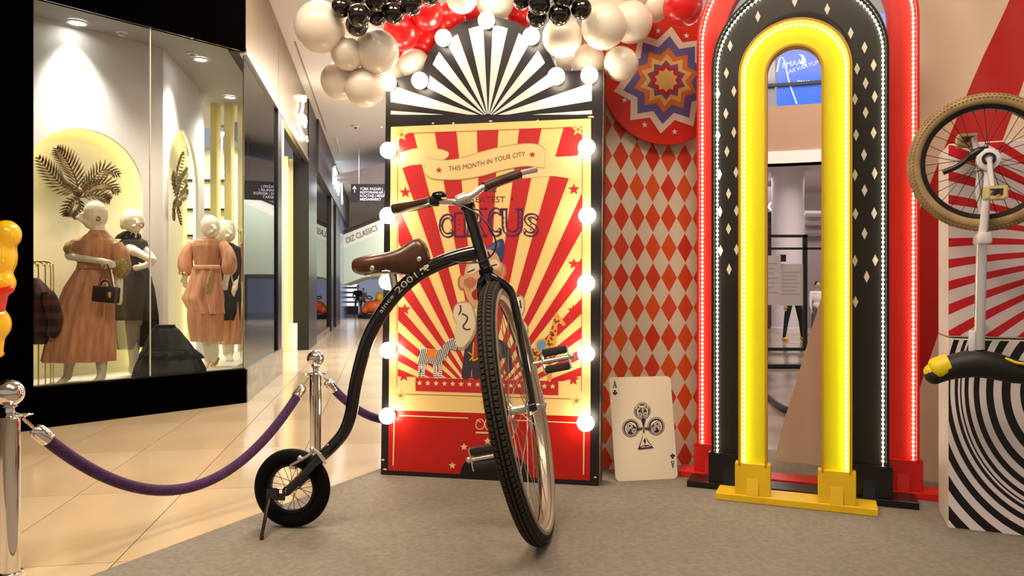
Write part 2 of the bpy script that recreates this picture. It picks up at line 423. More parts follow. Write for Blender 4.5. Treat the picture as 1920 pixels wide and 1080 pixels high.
def niche_wall(name, p0, p1, cpx, toppy, rpx, z0, z1, depth, inward):
    P = Plane(p0, p1)
    cu, zt = P.loc(cpx, toppy); ur, _ = P.loc(rpx, toppy); r = abs(ur - cu)
    spring = zt - r
    b = B(); arc = arch_pts(cu, r, spring)
    # front leaf with the opening cut out
    out = [(cu - r, z1)] + [(a[0], z1) for a in arc[1:-1]] + [(cu + r, z1)]
    b.add([P.uv(u, z) for u, z in arc] + [P.uv(u, z) for u, z in out], [(i, i + 1, len(arc) + i + 1, len(arc) + i) for i in range(len(arc) - 1)])
    for ua, ub in ((0, cu - r), (cu + r, P.len)):
        if ub > ua: b.face([P.uv(ua, z0), P.uv(ub, z0), P.uv(ub, z1), P.uv(ua, z1)])
    # reveal
    rim = [(cu - r, z0)] + arc + [(cu + r, z0)]
    b.add([P.uv(u, z) for u, z in rim] + [P.uv(u, z, -.035) for u, z in rim], [(i, i + 1, len(rim) + i + 1, len(rim) + i) for i in range(len(rim) - 1)])
    o = struct(b.make(name, M_lin, smooth=False))
    q = B(); ua, ub = max(.0, cu - r - .12), min(P.len - .01, cu + r + .12)
    q.face([P.uv(ua, z0, -depth), P.uv(ub, z0, -depth), P.uv(ub, z1, -depth), P.uv(ua, z1, -depth)])
    q.make('niche_back', M_niche, o, smooth=False)
    rim2 = [(cu - r - .06, z0 + .05)] + arch_pts(cu, r + .06, spring) + [(cu + r + .06, z0 + .05)]
    B().tube([P.uv(u, z, -.06) for u, z in rim2], .014, 6).make('light_strip', M_strip, o)
    return o, P, cu, r, spring
wa = niche_wall('wall_niche_1', A0, A1, 163, 242, 268, ZF, ZC, .16, fn)
wb = niche_wall('wall_niche_2', A1, A2, 346, 245, 372, ZF, ZC, .16, gn)
# shop interior beyond the window
M_inner = mat('shop_white', srgb(232, 230, 224), .6)
bw = struct(B().slab([V((-7.0, 13.0, 0)), V((-4.3, 13.0, 0)), V((-4.3, 13.0, ZC)), V((-7.0, 13.0, ZC))], (0, .1, 0)).make('wall_back', M_inner, smooth=False))
for z in (.9, 1.45, 2.0, 2.45, 2.95): B().box((-5.3, 12.9, z), 1.9, .2, .03).make('wall_shelf', M_blackmetal, bw, smooth=False)
fin_m = mat('cream_fin', srgb(226, 214, 150), .6)
for i, px in enumerate((404, 430, 455, 478, 498)):
    p = at(px, 300, 10.0)
    o = struct(B().box((p.x, 10.0, (ZF + ZC) / 2), .085, .14, ZC - ZF).make('partition_fin', fin_m, smooth=False))
M_lampw = glow('lamp_disc', (1, .97, .9), 26.0)
def downlight(px, py, z, r, power, label, col=(1, .96, .88), cone=70, aim=None):
    p = at(px, py, 1); p = EYE + ray(px, py) * ((z - H) / ray(px, py).z)
    t = thing('downlight', p + V((0, 0, -.012)), label, 'downlight', 'recessed downlights of the fashion shop window')
    c = woff(t)
    B().torus(c, (0, 0, 1), r, .014, 24, 8, flat=.6).make('ring', M_steel, t)
    B().lathe([(r - .01, .004), (r - .012, .010)], c, seg=24).make('lens', M_lampw, t)
    l = bpy.data.lights.new('shop_spot', 'SPOT'); l.energy = power; l.color = col; l.spot_size = math.radians(cone); l.spot_blend = 1.0; l.shadow_soft_size = .12
    o = bpy.data.objects.new('shop_spot', l); COL.objects.link(o); o.parent = t; o.location = (0, 0, -.02)
    if aim is not None:
        o.rotation_euler = (V(aim) - c).to_track_quat('-Z', 'Y').to_euler()
    return t
downlight(145, 41, ZC, .085, 330, 'round recessed downlight above the mannequin with the handbag', cone=84, aim=(-3.95, 6.98, 1.2))
downlight(376, 110, ZC, .075, 260, 'round recessed downlight in the middle of the shop window ceiling', aim=(-3.5, 7.7, .5), cone=90)
downlight(431, 181, ZC, .075, 240, 'round recessed downlight nearest the cream fins', aim=(-3.3, 8.6, .6), cone=100)
for px, py, lb in ((228, 60, 'small white sprinkler head beside the left downlight'), (361, 100, 'small round white speaker ring beside the middle downlight')):
    p = EYE + ray(px, py) * ((ZC - H) / ray(px, py).z)
    t = thing('sprinkler' if px < 300 else 'ceiling_sensor', p + V((0, 0, -.03)), lb, 'sprinkler' if px < 300 else 'sensor')
    c = woff(t)
    B().lathe([(.055, .03), (.055, .022), (.02, .018), (.015, 0)], c, seg=16).make('flange', M_white, t)
    B().lathe([(.03, 0), (.03, -.006)], c, seg=12).make('deflector', M_white, t)
l = bpy.data.lights.new('shop_room_light', 'AREA'); l.size = 1.6; l.energy = 220; l.color = (1, .95, .86)
o = bpy.data.objects.new('shop_room_light', l); COL.objects.link(o); o.location = (-4.8, 11.4, ZC - .03)
# lit pendant lamps seen between the fins
for px, py, lb in ((416, 333, 'small bright spotlight between the first two cream fins'), (414, 254, 'tiny high spotlight between the first two cream fins')):
    p = at(px, py, 11.6); t = thing('track_spotlight', p, lb, 'spotlight')
    B().lathe([(.05, .12), (.05, .02), (.04, 0)], p, seg=12).make('housing', M_white, t)
    B().lathe([(.042, .0), (.040, -.01)], p, seg=12).make('lens', M_lampw, t)
    B().tube([p + V((0, 0, .12)), V((p.x, p.y, ZC + .01))], .008, 6).make('stem', M_white, t)

# door bay and the next shops along the walkway
uD0 = sS; uD1 = (PS.px(577, 600) - K).dot(g_dir); uD2 = (PS.px(592, 600) - K).dot(g_dir)
struct(B().box(*along(K, g_dir, gn, uD0, uD0 + .3, 0, FT, .0, .25)).make('trim_3', mat('pale_stone', srgb(214, 204, 186), .4), smooth=False))
struct(B().box(*along(K, g_dir, gn, uD1, uD2, 0, 4.45, -.02, .25)).make('trim_4', M_blackmetal, smooth=False))
dr = struct(B().box(*along(K, g_dir, gn, uD1 - .02, uD1 + .1, 0, FT, .25, 2.2)).make('door_1', mat('glow_panel', srgb(226, 208, 150), .6, emit=(1, .85, .45), es=.12), smooth=False))  # weak glow of this panel stands in for light inside the bay
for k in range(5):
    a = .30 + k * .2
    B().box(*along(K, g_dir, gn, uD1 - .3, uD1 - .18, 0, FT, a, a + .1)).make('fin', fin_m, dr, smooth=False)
ped = thing('white_plinth', V((at(542, 655, 13.2).x, 13.2, 0)), 'white display plinth with an open frame in the shop doorway', 'plinth')
c = woff(ped); AX = (g_dir, gn, V((0, 0, 1)))
B().box(c + V((0, 0, .24)), .45, .3, .48, AX).make('base', M_white, ped, smooth=False)
fr = B()
for a in (-.2, .2):
    fr.box(c + g_dir * a + V((0, 0, 1.0)), .025, .025, 1.04, AX)
fr.box(c + V((0, 0, 1.5)), .42, .025, .025, AX); fr.box(c + V((0, 0, .85)), .42, .025, .025, AX)
fr.make('frame', M_white, ped, smooth=False)
# second shop
u2 = uD2; u3 = (PS.px(619, 560) - K).dot(g_dir); u4 = (PS.px(623, 560) - K).dot(g_dir); u5 = (PS.px(628, 560) - K).dot(g_dir); u6 = (PS.px(636, 560) - K).dot(g_dir); u7 = (PS.px(652, 560) - K).dot(g_dir)
fz = struct(B().box(*along(K, g_dir, gn, u2, u7, FT + .05, 4.45, -.06, .2)).make('wall_fascia', mat('slate_fascia', srgb(74, 66, 66), .45), smooth=False))
w3 = struct(B().box(*along(K, g_dir, gn, u3, u4, 0, FT + .05, -.03, .1)).make('window_3', M_blackmetal, smooth=False))
B().box(*along(K, g_dir, gn, u2, u3, .12, FT + .05, .03, .04)).make('pane', glass('dark_glass', (.8, .85, .9), 1.9), w3, smooth=False)
B().box(*along(K, g_dir, gn, u2, u3, 0, .12, .0, .1)).make('sill', M_stone, w3, smooth=False)
B().box(*along(K, g_dir, gn, u5, u6, 0, FT + .05, -.03, .1)).make('jamb', M_blackmetal, w3, smooth=False)
B().box(*along(K, g_dir, gn, u6, u7, 0, FT + .05, .02, .1)).make('side_panel', mat('blue_glass_panel', srgb(110, 120, 150), .15), w3, smooth=False)
struct(B().box(*along(K, g_dir, gn, u2, u7, 0, 4.45, 2.0, 2.1)).make('wall_shop_2', mat('shop2_glow', srgb(200, 200, 215), .6, emit=(.8, .85, 1), es=.35), smooth=False))  # wall glows faintly in place of the shop's own lighting
# lit signs: script strokes standing on the fascias
def sign_strokes(name, strokes, plane_u, label, m, r):
    t = thing(name, K + g_dir * plane_u[0] + V((0, 0, plane_u[1])), label, 'sign')
    for st in strokes:
        B().tube(spline([PS.px(x, y, .05) for x, y in st], 5), r, 8).make('letter', m, t)
    return t
M_sign = glow('sign_white', (1, .95, .72), 5.0)
sign_strokes('shop_sign', [[(566, 180), (568, 196), (565, 212)], [(564, 183), (572, 181), (572, 190)], [(566, 214), (573, 222), (571, 236), (568, 222)], [(572, 238), (574, 226)], [(561, 236), (566, 250), (574, 262), (575, 256)], [(562, 244), (568, 256), (576, 264)]], (4, 3.9), 'glowing warm white script sign on the metal fascia', M_sign, .022)
sign_strokes('shop_sign', [[(624, 316), (623, 345)], [(626, 314), (628, 330), (626, 352)], [(629, 322), (631, 340), (630, 358)], [(632, 330), (634, 350), (633, 364)], [(638, 332), (639, 352), (640, 382)]], (15, 3.9), 'glowing cold white letters on the dark slate fascia', glow('sign_cold', (.85, .95, 1), 5.0), .05)

# ------------------------------------------------------------------ far end of the walkway
ew = struct(B().box((-4.5, 36, 2.3), 14, .2, 4.6).make('wall_end', M_beige, smooth=False))
M_soft = mat('pale_green_panel', srgb(206, 212, 178), .5)
def epx(x, y): return at(x, y, 26.0)
es = thing('escalator', epx(650, 595), 'far escalator rising to the right with a cream lettered side panel', 'escalator')
eT = lambda x: 438 - .40 * (x - 649); eB = lambda x: 464 - .45 * (x - 649)
B().slab([epx(590, eT(590)), epx(850, eT(850)), epx(850, eB(850)), epx(590, eB(590))], (0, .15, 0)).make('side_panel', mat('cream_panel', srgb(236, 226, 200), .5), es, smooth=False)
B().slab([epx(590, 520), epx(590, eB(590)), epx(850, eB(850)), epx(850, 515), epx(720, 515), epx(680, 520), epx(640, 535)], (0, 1.6, 0)).make('soffit', M_soft, es, smooth=False)
B().tube([epx(590, eT(590) - 4), epx(650, eT(650) - 4), epx(850, eT(850) - 4)], .07, 8).make('handrail', mat('rail_black', srgb(60, 50, 42), .5), es)
tx = B(); ang = math.atan2(.425, 1)
def esc_fn(x, y, w_):
    bx = 650 + x * 9.6; by = 456.5 - x * 9.6 * .425
    q = epx(bx - y * 3.5, by - y * 15); return q + V((0, -.03, 0))
text_on(tx, 'OIZ CLASSICS', esc_fn, bold=.0)
tx.make('lettering', mat('letter_brown', srgb(92, 74, 56), .6), es, smooth=False, fixn=False)
# hanging direction sign
ds = thing('direction_sign', at(690, 363, 17.0), 'dark hanging direction sign with an up arrow and white lines of writing', 'sign')
c = woff(ds)
def dpx(x, y, o=0.0): return at(x, y, 17.0) + V((0, -o, 0))
B().slab([dpx(658, 345), dpx(752, 345), dpx(752, 379), dpx(658, 379)], (0, .1, 0)).make('panel', mat('sign_dark', srgb(58, 54, 56), .5), ds, smooth=False)
B().tube([dpx(672, 345) + V((0, .05, 0)), V((dpx(672, 345).x, 17.05, 4.45))], .006, 6).make('hanger', M_steel, ds)
B().tube([dpx(740, 345) + V((0, .05, 0)), V((dpx(740, 345).x, 17.05, 4.45))], .006, 6).make('hanger', M_steel, ds)
tx = B()
for i, s_ in enumerate(('T\u00dcRK PAZARI | H\u0130TCH', 'RESTORANLAR | WC', 'KO\u00c7TA\u015e | M\u0130GROS', 'MEDIAMARKT')):
    s_ = ('T\u00dcRK PAZARI |', 'RESTORANLAR |', 'KO\u00c7TA\u015e | M\u0130GROS', 'MEDIAMARKT')[i]
    text_on(tx, s_, lambda x, y, w_, i=i: dpx(675 + x * 6.4, 356.5 + i * 6.5 - y * 6.6, .01), bold=.02)
for a in ([(664.2, 361), (665.8, 361), (665.8, 350), (664.2, 350)], [(661, 354), (665, 348), (666, 349.5), (662, 355.2)], [(664, 349.5), (665, 348), (669, 354), (668, 355.2)]):
    tx.face([dpx(x, y, .01) for x, y in a])
tx.make('lettering', mat('sign_white_print', srgb(230, 232, 245), .5, emit=(.9, .92, 1), es=.3), ds, smooth=False, fixn=False)

# unseen opposite wall and glowing fronts, added for the window glass to reflect
wrt = struct(B().box((.75, 20, 2.2), .2, 25, 4.4).make('wall_reflected', mat('lilac_wall', srgb(214, 208, 226), .5), smooth=False))
for k in range(4): B().box((.62, 10.5 + k * 6, 1.3), .08, 4.2, 2.4).make('glow_front', mat('far_shop_glow', srgb(150, 148, 170), .25, emit=(.8, .84, 1), es=.25), wrt, smooth=False)
# ================================================================== poster board with bulbs
PB = Plane(gnd(714, 893), gnd(1122, 915))
pb = thing('poster_board', PB.uv(PB.len / 2, CARPET), 'tall lit circus poster board with an arched fan top and round bulbs', 'poster board')
M_frame = noisy('frame_black', srgb(14, 10, 16), srgb(26, 18, 26), 3, rough=.38)
ACX, ACY, AR = 917, 160, 128
outline = [(714, 890), (1122, 912), (1130, 131)]
outline += [(ACX + AR * math.cos(t), ACY - AR * math.sin(t)) for t in [math.radians(12 + (162 - 6) * i / 28) for i in range(29)]]
outline += [(724, 152)]
outline = [p for p in outline]
pts = [PB.px(x, y) for x, y in outline]
for p in pts:
    if p.z < .05: p.z = CARPET
back = PB.n * -.14
B().slab([p + PB.n * 0 for p in pts], back).make('board', M_frame, pb, smooth=False)
# pale worn plywood edge at the right-hand side
ed = B(); e0 = PB.uv(PB.len + .004, CARPET + .0); q1 = PB.px(1131, 131)
ed.slab([PB.px(1122, 910) + PB.d * .002, PB.px(1130, 132) + PB.d * .002, PB.px(1130, 132) + PB.d * .004 + back, PB.px(1122, 910) + PB.d * .004 + back], PB.d * .006)
ed.make('side_edge', noisy('worn_edge', srgb(120, 96, 66), srgb(60, 46, 34), 12, rough=.7), pb, smooth=False)
C = {}
PM = []
def ink(name, col, rough=.34):
    PM.append(mat('ink_' + name, col, rough)); C[name] = len(PM) - 1
ink('cream', srgb(246, 214, 140)); ink('red', srgb(196, 40, 44)); ink('deepred', srgb(190, 22, 14)); ink('white', srgb(240, 236, 232)); ink('black', srgb(16, 12, 18))
ink('ribbon', srgb(242, 212, 150)); ink('ribbonline', srgb(200, 164, 96)); ink('brown', srgb(96, 50, 36)); ink('purple', srgb(84, 40, 78)); ink('lettercream', srgb(238, 204, 140))
ink('skin', srgb(212, 164, 122)); ink('skinshade', srgb(186, 112, 84)); ink('blue', srgb(58, 66, 112)); ink('blue2', srgb(84, 98, 142)); ink('glove', srgb(222, 208, 176)); ink('gloveshade', srgb(178, 156, 124))
ink('elephant', srgb(62, 54, 66)); ink('elephant2', srgb(92, 80, 90)); ink('orange', srgb(226, 130, 40)); ink('blanket', srgb(170, 62, 34)); ink('gold', srgb(222, 168, 70)); ink('giraffe', srgb(222, 160, 78)); ink('giraffe2', srgb(134, 70, 26)); ink('sky', srgb(110, 150, 190)); ink('starline', srgb(150, 122, 56)); ink('dotlip', srgb(168, 36, 30))
pr = B(); LAY = [0]
def ply(poly, c, lay): pr.face([PB.px(x, y, .0006 + .0005 * lay) for x, y in poly], C[c])
def line(pts_, w_, c, lay):
    for (x0, y0), (x1, y1) in zip(pts_[:-1], pts_[1:]):
        L = math.hypot(x1 - x0, y1 - y0) or 1; nx, ny = -(y1 - y0) / L * w_ / 2, (x1 - x0) / L * w_ / 2
        ply([(x0 + nx, y0 + ny), (x1 + nx, y1 + ny), (x1 - nx, y1 - ny), (x0 - nx, y0 - ny)], c, lay)
def ell(cx, cy, rx, ry, c, lay, n=24, rot=0.0):
    cr, sr = math.cos(rot), math.sin(rot)
    ply([(cx + rx * math.cos(t) * cr - ry * math.sin(t) * sr, cy + rx * math.cos(t) * sr + ry * math.sin(t) * cr) for t in [2 * PI * i / n for i in range(n)]], c, lay)
def curve2(pts_, n=6, closed=False): return [(p.x, p.y) for p in spline([V((x, y, 0)) for x, y in pts_], n, closed)]
# fan of rays in the arched top
FX, FY = 915, 221
def inside_fan(x, y):
    if y > 215: return False
    if (x - 917) ** 2 + (y - 160) ** 2 < 113 ** 2: return True
    sl = 158 - (x - 732) * .028
    return 732 < x < 1110 and y > sl
for k0, k1 in ((1, 4.2), (9.3, 18.7), (26.6, 36.0), (44, 53.5), (61, 70), (77.6, 87)):
    for sgn in (-1, 1):
        rows = []
        for i in range(7):
            t = math.radians(k0 + (k1 - k0) * i / 6); ux, uy = sgn * math.cos(t), -math.sin(t)
            ins = [r for r in range(8, 320) if inside_fan(FX + ux * r, FY + uy * r)]
            if not ins: continue
            # first run only
            r0 = ins[0]; r1 = r0
            for r in ins:
                if r - r1 > 1: break
                r1 = r
            rows.append(((FX + ux * r0, FY + uy * r0), (FX + ux * r1, FY + uy * r1)))
        if len(rows) > 1: ply([a for a, b_ in rows] + [b_ for a, b_ in rows][::-1], 'white', 0)
# cream picture field, red foot
ply([(733, 238), (1108, 222), (1107, 781), (729, 769)], 'cream', 0)
ply([(729, 769), (1107, 781), (1106, 901), (728, 882)], 'deepred', 0)
# red rays
RX, RY = 908, 760
win = [(748, 250), (1092, 237), (1090, 716), (746, 706)]
def clip(poly, a, b_):
    out = []
    def side(p): return (b_[0] - a[0]) * (p[1] - a[1]) - (b_[1] - a[1]) * (p[0] - a[0])
    for i, p in enumerate(poly):
        q = poly[i - 1]; sp_, sq = side(p), side(q)
        if (sp_ >= 0) != (sq >= 0):
            t = sq / (sq - sp_); out.append((q[0] + (p[0] - q[0]) * t, q[1] + (p[1] - q[1]) * t))
        if sp_ >= 0: out.append(p)
    return out
def clipall(poly, w_):
    for i in range(len(w_)): 
        poly = clip(poly, w_[i], w_[(i + 1) % len(w_)])
        if not poly: break
    return poly
for k in range(-9, 10):
    t0_, t1_ = math.radians(k * 8.75 - 2.25 + .7), math.radians(k * 8.75 + 2.25 + .7)
    tri = [(RX + 30 * math.sin(t0_), RY - 30 * math.cos(t0_)), (RX + 700 * math.sin(t0_), RY - 700 * math.cos(t0_)), (RX + 700 * math.sin(t1_), RY - 700 * math.cos(t1_)), (RX + 30 * math.sin(t1_), RY - 30 * math.cos(t1_))]
    q = clipall(tri, win)
    if len(q) > 2: ply(q, 'red', 1)
# thin frame lines
line([(768, 250), (1068, 239)], 1.2, 'red', 2); line([(746, 270), (744, 724)], 1.2, 'red', 2); line([(1092, 262), (1090, 733)], 1.2, 'red', 2); line([(762, 739), (1068, 748)], 1.2, 'red', 2)
for x, y in ((753, 253), (1084, 243), (751, 742), (1081, 752)):
    ply(star(x, y, 13), 'cream', 3); ply(star(x, y, 11), 'starline', 4); ply(star(x, y, 9.6), 'cream', 5); ply(star(x, y, 6), 'starline', 6)
ply(star(912, 757, 12), 'starline', 4); ply(star(912, 757, 10.4), 'cream', 5); ply(star(912, 757, 6.5), 'brown', 6)
for x, y in ((760, 361), (759, 580), (757, 705), (1076, 355), (1076, 495), (1075, 582), (1075, 712)): ply(star(x, y, 11.5), 'red', 3)
# ribbon with the line of writing
ply(curve2([(750, 287), (775, 279), (805, 277), (834, 282), (842, 290), (830, 300), (806, 302), (800, 320), (800, 309), (770, 310), (750, 317)], 4), 'ribbon', 3)
ply(curve2([(1022, 292), (1045, 294), (1068, 293), (1087, 296), (1088, 336), (1060, 333), (1030, 330), (990, 334), (975, 333), (1000, 322)], 4), 'ribbon', 3)
top = curve2([(799, 294), (826, 300), (860, 297), (900, 285), (940, 275), (983, 269), (1010, 271), (1022, 280)], 6)
bot = curve2([(796, 326), (813, 336), (860, 337), (900, 331), (940, 320), (983, 312), (1022, 315)], 6)
ply(top + bot[::-1], 'ribbonline', 4)
top2 = [(x * .994 + 5.4, y * .985 + 5.4) for x, y in top]; bot2 = [(x * .994 + 5.4, y * .985 + 3.6) for x, y in bot]
ply([(x, y + .4) for x, y in [(x_, y_ - .6) for x_, y_ in top2]] + bot2[::-1], 'ribbon', 5)
for a in (top, bot): line(a, 1.0, 'ribbonline', 6)
def wave(x):
    pts_ = [(826, 321), (850, 320), (880, 316), (910, 309), (940, 301), (970, 295), (1000, 290)]
    for (x0, y0), (x1, y1) in zip(pts_[:-1], pts_[1:]):
        if x <= x1: return y0 + (y1 - y0) * (x - x0) / (x1 - x0)
    return 290
def txt(body, x0, x1, base, size, c, lay, fn=None, bold=0.0):
    pts_, fs, w_ = text2d(body, bold); s_ = (x1 - x0) / w_
    vs_ = []
    for x, y in pts_:
        px_ = x0 + x * s_; by = fn(px_) if fn else base
        vs_.append(PB.px(px_, by - y * size, .0006 + .0005 * lay))
    pr.add(vs_, fs, C[c])
txt('THIS MONTH IN YOUR CITY', 841, 985, 0, 13, 'brown', 7, wave)
for x, y in ((823, 319), (998, 290)): ply(star(x, y, 6.5), 'red', 7)
txt('The', 897, 931, 360, 22, 'purple', 4, bold=.01)
txt('GREATEST', 868, 947, 379, 15.5, 'brown', 4)
ell(960, 373, 2.6, 3, 'brown', 4); ell(858, 378, 2.6, 3, 'brown', 4)
# ornate word: offset shadow, body, then bulges, serifs and studs on every letter
def cfn(x): return 445 - 3.5 * (1 - ((x - 915) / 95) ** 2)
def letter_stroke(pts_, w0, lay):
    line(pts_, w0 + 2.6, 'purple', lay); line(pts_, w0, 'lettercream', lay + 1)
for i, (ch, x0, x1, yt, yb) in enumerate((('C', 823, 848, 401, 444), ('I', 852, 870, 399, 443), ('R', 876, 911, 391, 442), ('C', 914, 938, 389, 442), ('U', 941, 978, 392, 442), ('S', 982, 1008, 400, 442))):
    pts_, fs, w_ = text2d(ch, .012); mnx = min(p[0] for p in pts_); mny = min(p[1] for p in pts_); mxy = max(p[1] for p in pts_)
    s_ = (x1 - x0) / (w_ - mnx); P2 = [(x0 + (x - mnx) * s_, yb - (y - mny) / (mxy - mny) * (yb - yt)) for x, y in pts_]
    cnt = {}
    for f_ in fs:
        for i_ in range(len(f_)):
            k_ = tuple(sorted((f_[i_ - 1], f_[i_]))); cnt[k_] = cnt.get(k_, 0) + 1
    for (i_, j_), n_ in cnt.items():
        if n_ == 1:
            line([(P2[i_][0] + 1.7, P2[i_][1] + 1.3), (P2[j_][0] + 1.7, P2[j_][1] + 1.3)], 2.4, 'purple', 3); line([P2[i_], P2[j_]], 1.3, 'purple', 4)
    cx_ = (x0 + x1) / 2
    for yy in ((yt + yb) / 2 - 9, (yt + yb) / 2, (yt + yb) / 2 + 9):
        for xx in ((x0 + 3.2,) if ch in 'CR' else (cx_,) if ch == 'I' else (x0 + 3.2, x1 - 3.2) if ch == 'U' else (cx_,)): ell(xx, yy, 1.3, 1.6, 'purple', 7, 10)
    if ch in 'IRU':
        for xx in ((cx_,) if ch == 'I' else (x0 + 4, x1 - 4)):
            for yy in ((yt, yb) if ch != 'U' else (yt,)):
                line([(xx - 7, yy), (xx + 7, yy)], 3.4, 'purple', 6)
    else:
        for xx, yy in ((x1 - 2, yt + 9), (x1 - 2, yb - 10) if ch == 'C' else (x0 + 2, yb - 9)):
            ell(xx, yy, 2.8, 5.2, 'purple', 6, 14); ell(xx - .6, yy - .8, 1.1, 2.6, 'lettercream', 7, 12)
# the clown, painted behind the animals
ell(866, 530, 8, 15, 'skinshade', 2); ell(867, 529, 5, 11, 'skin', 3); ell(943, 508, 7, 14, 'skinshade', 2); ell(942, 508, 4, 10, 'skin', 3)
ply(curve2([(872, 505), (884, 480), (905, 466), (928, 470), (941, 490), (943, 520), (938, 548), (920, 575), (898, 580), (880, 566), (870, 540)], 5, True), 'skin', 3)
ply(curve2([(903, 468), (918, 460), (935, 449), (944, 450), (946, 470), (940, 493), (932, 476), (916, 466)], 5, True), 'blue', 4)
ply(curve2([(906, 466), (920, 461), (934, 452), (938, 462), (925, 467)], 5, True), 'blue2', 5)
ply([(910, 484), (915, 470), (922, 482)], 'purple', 4); ply([(884, 494), (889, 482), (895, 492)], 'purple', 4)
line([(876, 511), (890, 505)], 2.5, 'purple', 5); line([(913, 500), (932, 496)], 2.5, 'purple', 5)
ply(curve2([(872, 524), (884, 520), (893, 528), (886, 540), (874, 538)], 4, True), 'skinshade', 4); ply(curve2([(918, 510), (932, 506), (940, 514), (936, 528), (922, 524)], 4, True), 'skinshade', 4); ply(curve2([(878, 500), (892, 492), (898, 503), (888, 512), (876, 513)], 4, True), 'glove', 4); ply(curve2([(912, 494), (926, 486), (936, 492), (934, 502), (914, 504)], 4, True), 'glove', 4); line(curve2([(880, 545), (884, 530), (896, 524)], 4), 1.5, 'skinshade', 5); line(curve2([(934, 540), (932, 524), (922, 512)], 4), 1.5, 'skinshade', 5)
ply(curve2([(885, 548), (905, 536), (930, 530), (926, 548), (905, 558), (890, 562)], 4, True), 'dotlip', 4); ply(curve2([(894, 548), (908, 542), (921, 538), (918, 546), (905, 551)], 4, True), 'white', 5)
for pts_ in ([(849, 592), (853, 572), (868, 565), (884, 568), (892, 590), (895, 612), (884, 640), (870, 656), (856, 654), (852, 638), (856, 610)], [(955, 558), (972, 552), (983, 560), (984, 582), (978, 596), (990, 612), (989, 630), (974, 632), (962, 618), (955, 595)]):
    q = curve2(pts_, 4, True); cx_ = sum(p[0] for p in q) / len(q); cy_ = sum(p[1] for p in q) / len(q)
    ply(q, 'gloveshade', 4); ply([(cx_ + (x - cx_) * .88 - 1, cy_ + (y - cy_) * .9 - 1.5) for x, y in q], 'glove', 5)
for a in ([(863, 572), (864, 582), (860, 590)], [(866, 588), (876, 594), (874, 604), (868, 612), (874, 618), (882, 617)], [(975, 563), (977, 578)], [(967, 556), (974, 554)], [(963, 588), (972, 584)]): line(curve2(a, 4), 3, 'purple', 6)
# circus animals on the red platform
ply([(779, 708), (1047, 715), (1047, 741), (779, 733)], 'red', 3)
for k in range(17):
    x = 786.5 + k * 15.6; ply(star(x, 718 + (x - 786) * .027, 5.4, inner=.45), 'cream', 5)
# zebra
zb = curve2([(785, 668), (788, 656), (797, 653), (815, 655), (828, 653), (836, 640), (848, 634), (853, 638), (858, 652), (853, 657), (845, 654), (839, 664), (832, 676), (828, 682), (829, 706), (823, 707), (822, 684), (818, 684), (820, 690), (818, 707), (826, 708), (813, 708), (812, 684), (800, 682), (797, 690), (796, 706), (791, 706), (790, 688), (786, 704), (784, 704), (784, 680)], 2, True)
ply(zb, 'white', 6)
def striped(poly, x0, x1, y0, y1, step, w_, slope, c, lay):
    k = -60
    while k < 80:
        x = x0 + k * step
        band = [(x, y0), (x + w_, y0), (x + w_ + slope * (y1 - y0), y1), (x + slope * (y1 - y0), y1)]
        q = None
        # keep the part of the band inside the body by sampling cells
        cells = 24
        run = None
        for i in range(cells + 1):
            t = i / cells; xx = x + slope * (y1 - y0) * t + w_ / 2; yy = y0 + (y1 - y0) * t
            ins = inpoly(xx, yy, poly) and i < cells
            if ins and run is None: run = (xx, yy)
            if not ins and run is not None:
                if math.hypot(xx - run[0], yy - run[1]) > 2: line([run, (xx, yy)], w_, c, lay)
                run = None
        k += 1
def inpoly(x, y, poly):
    c_ = False
    for i, (x1, y1) in enumerate(poly):
        x0, y0 = poly[i - 1]
        if (y0 > y) != (y1 > y) and x < (x1 - x0) * (y - y0) / (y1 - y0) + x0: c_ = not c_
    return c_
striped(zb, 786, 858, 633, 684, 3.4, 1.6, -.25, 'black', 7)
striped(zb, 783, 832, 684, 706, 50, 1, 0, 'black', 7)
for y in range(686, 707, 4):
    for x in (786, 793, 815, 825): line([(x - 2, y), (x + 3, y)], 1.4, 'black', 7)
ply(curve2([(801, 656), (815, 654), (818, 664), (814, 672), (803, 671), (800, 664)], 3, True), 'orange', 8)
# elephant
ply(curve2([(872, 652), (880, 640), (905, 632), (930, 634), (950, 645), (958, 660), (960, 690), (954, 698), (948, 690), (948, 672), (938, 676), (936, 708), (922, 709), (920, 690), (902, 690), (901, 709), (886, 709), (885, 690), (881, 709), (866, 708), (868, 680)], 3, True), 'elephant', 4)
ell(930, 655, 12, 15, 'elephant2', 5); ell(951, 693, 5, 5, 'elephant2', 5)
ply(curve2([(888, 640), (912, 633), (914, 676), (900, 672), (886, 678)], 3, True), 'blanket', 6); line([(888, 642), (886, 676), (900, 671), (913, 676)], 2.4, 'gold', 7); line(curve2([(878, 660), (886, 668), (880, 676)], 3), 2, 'gold', 7)
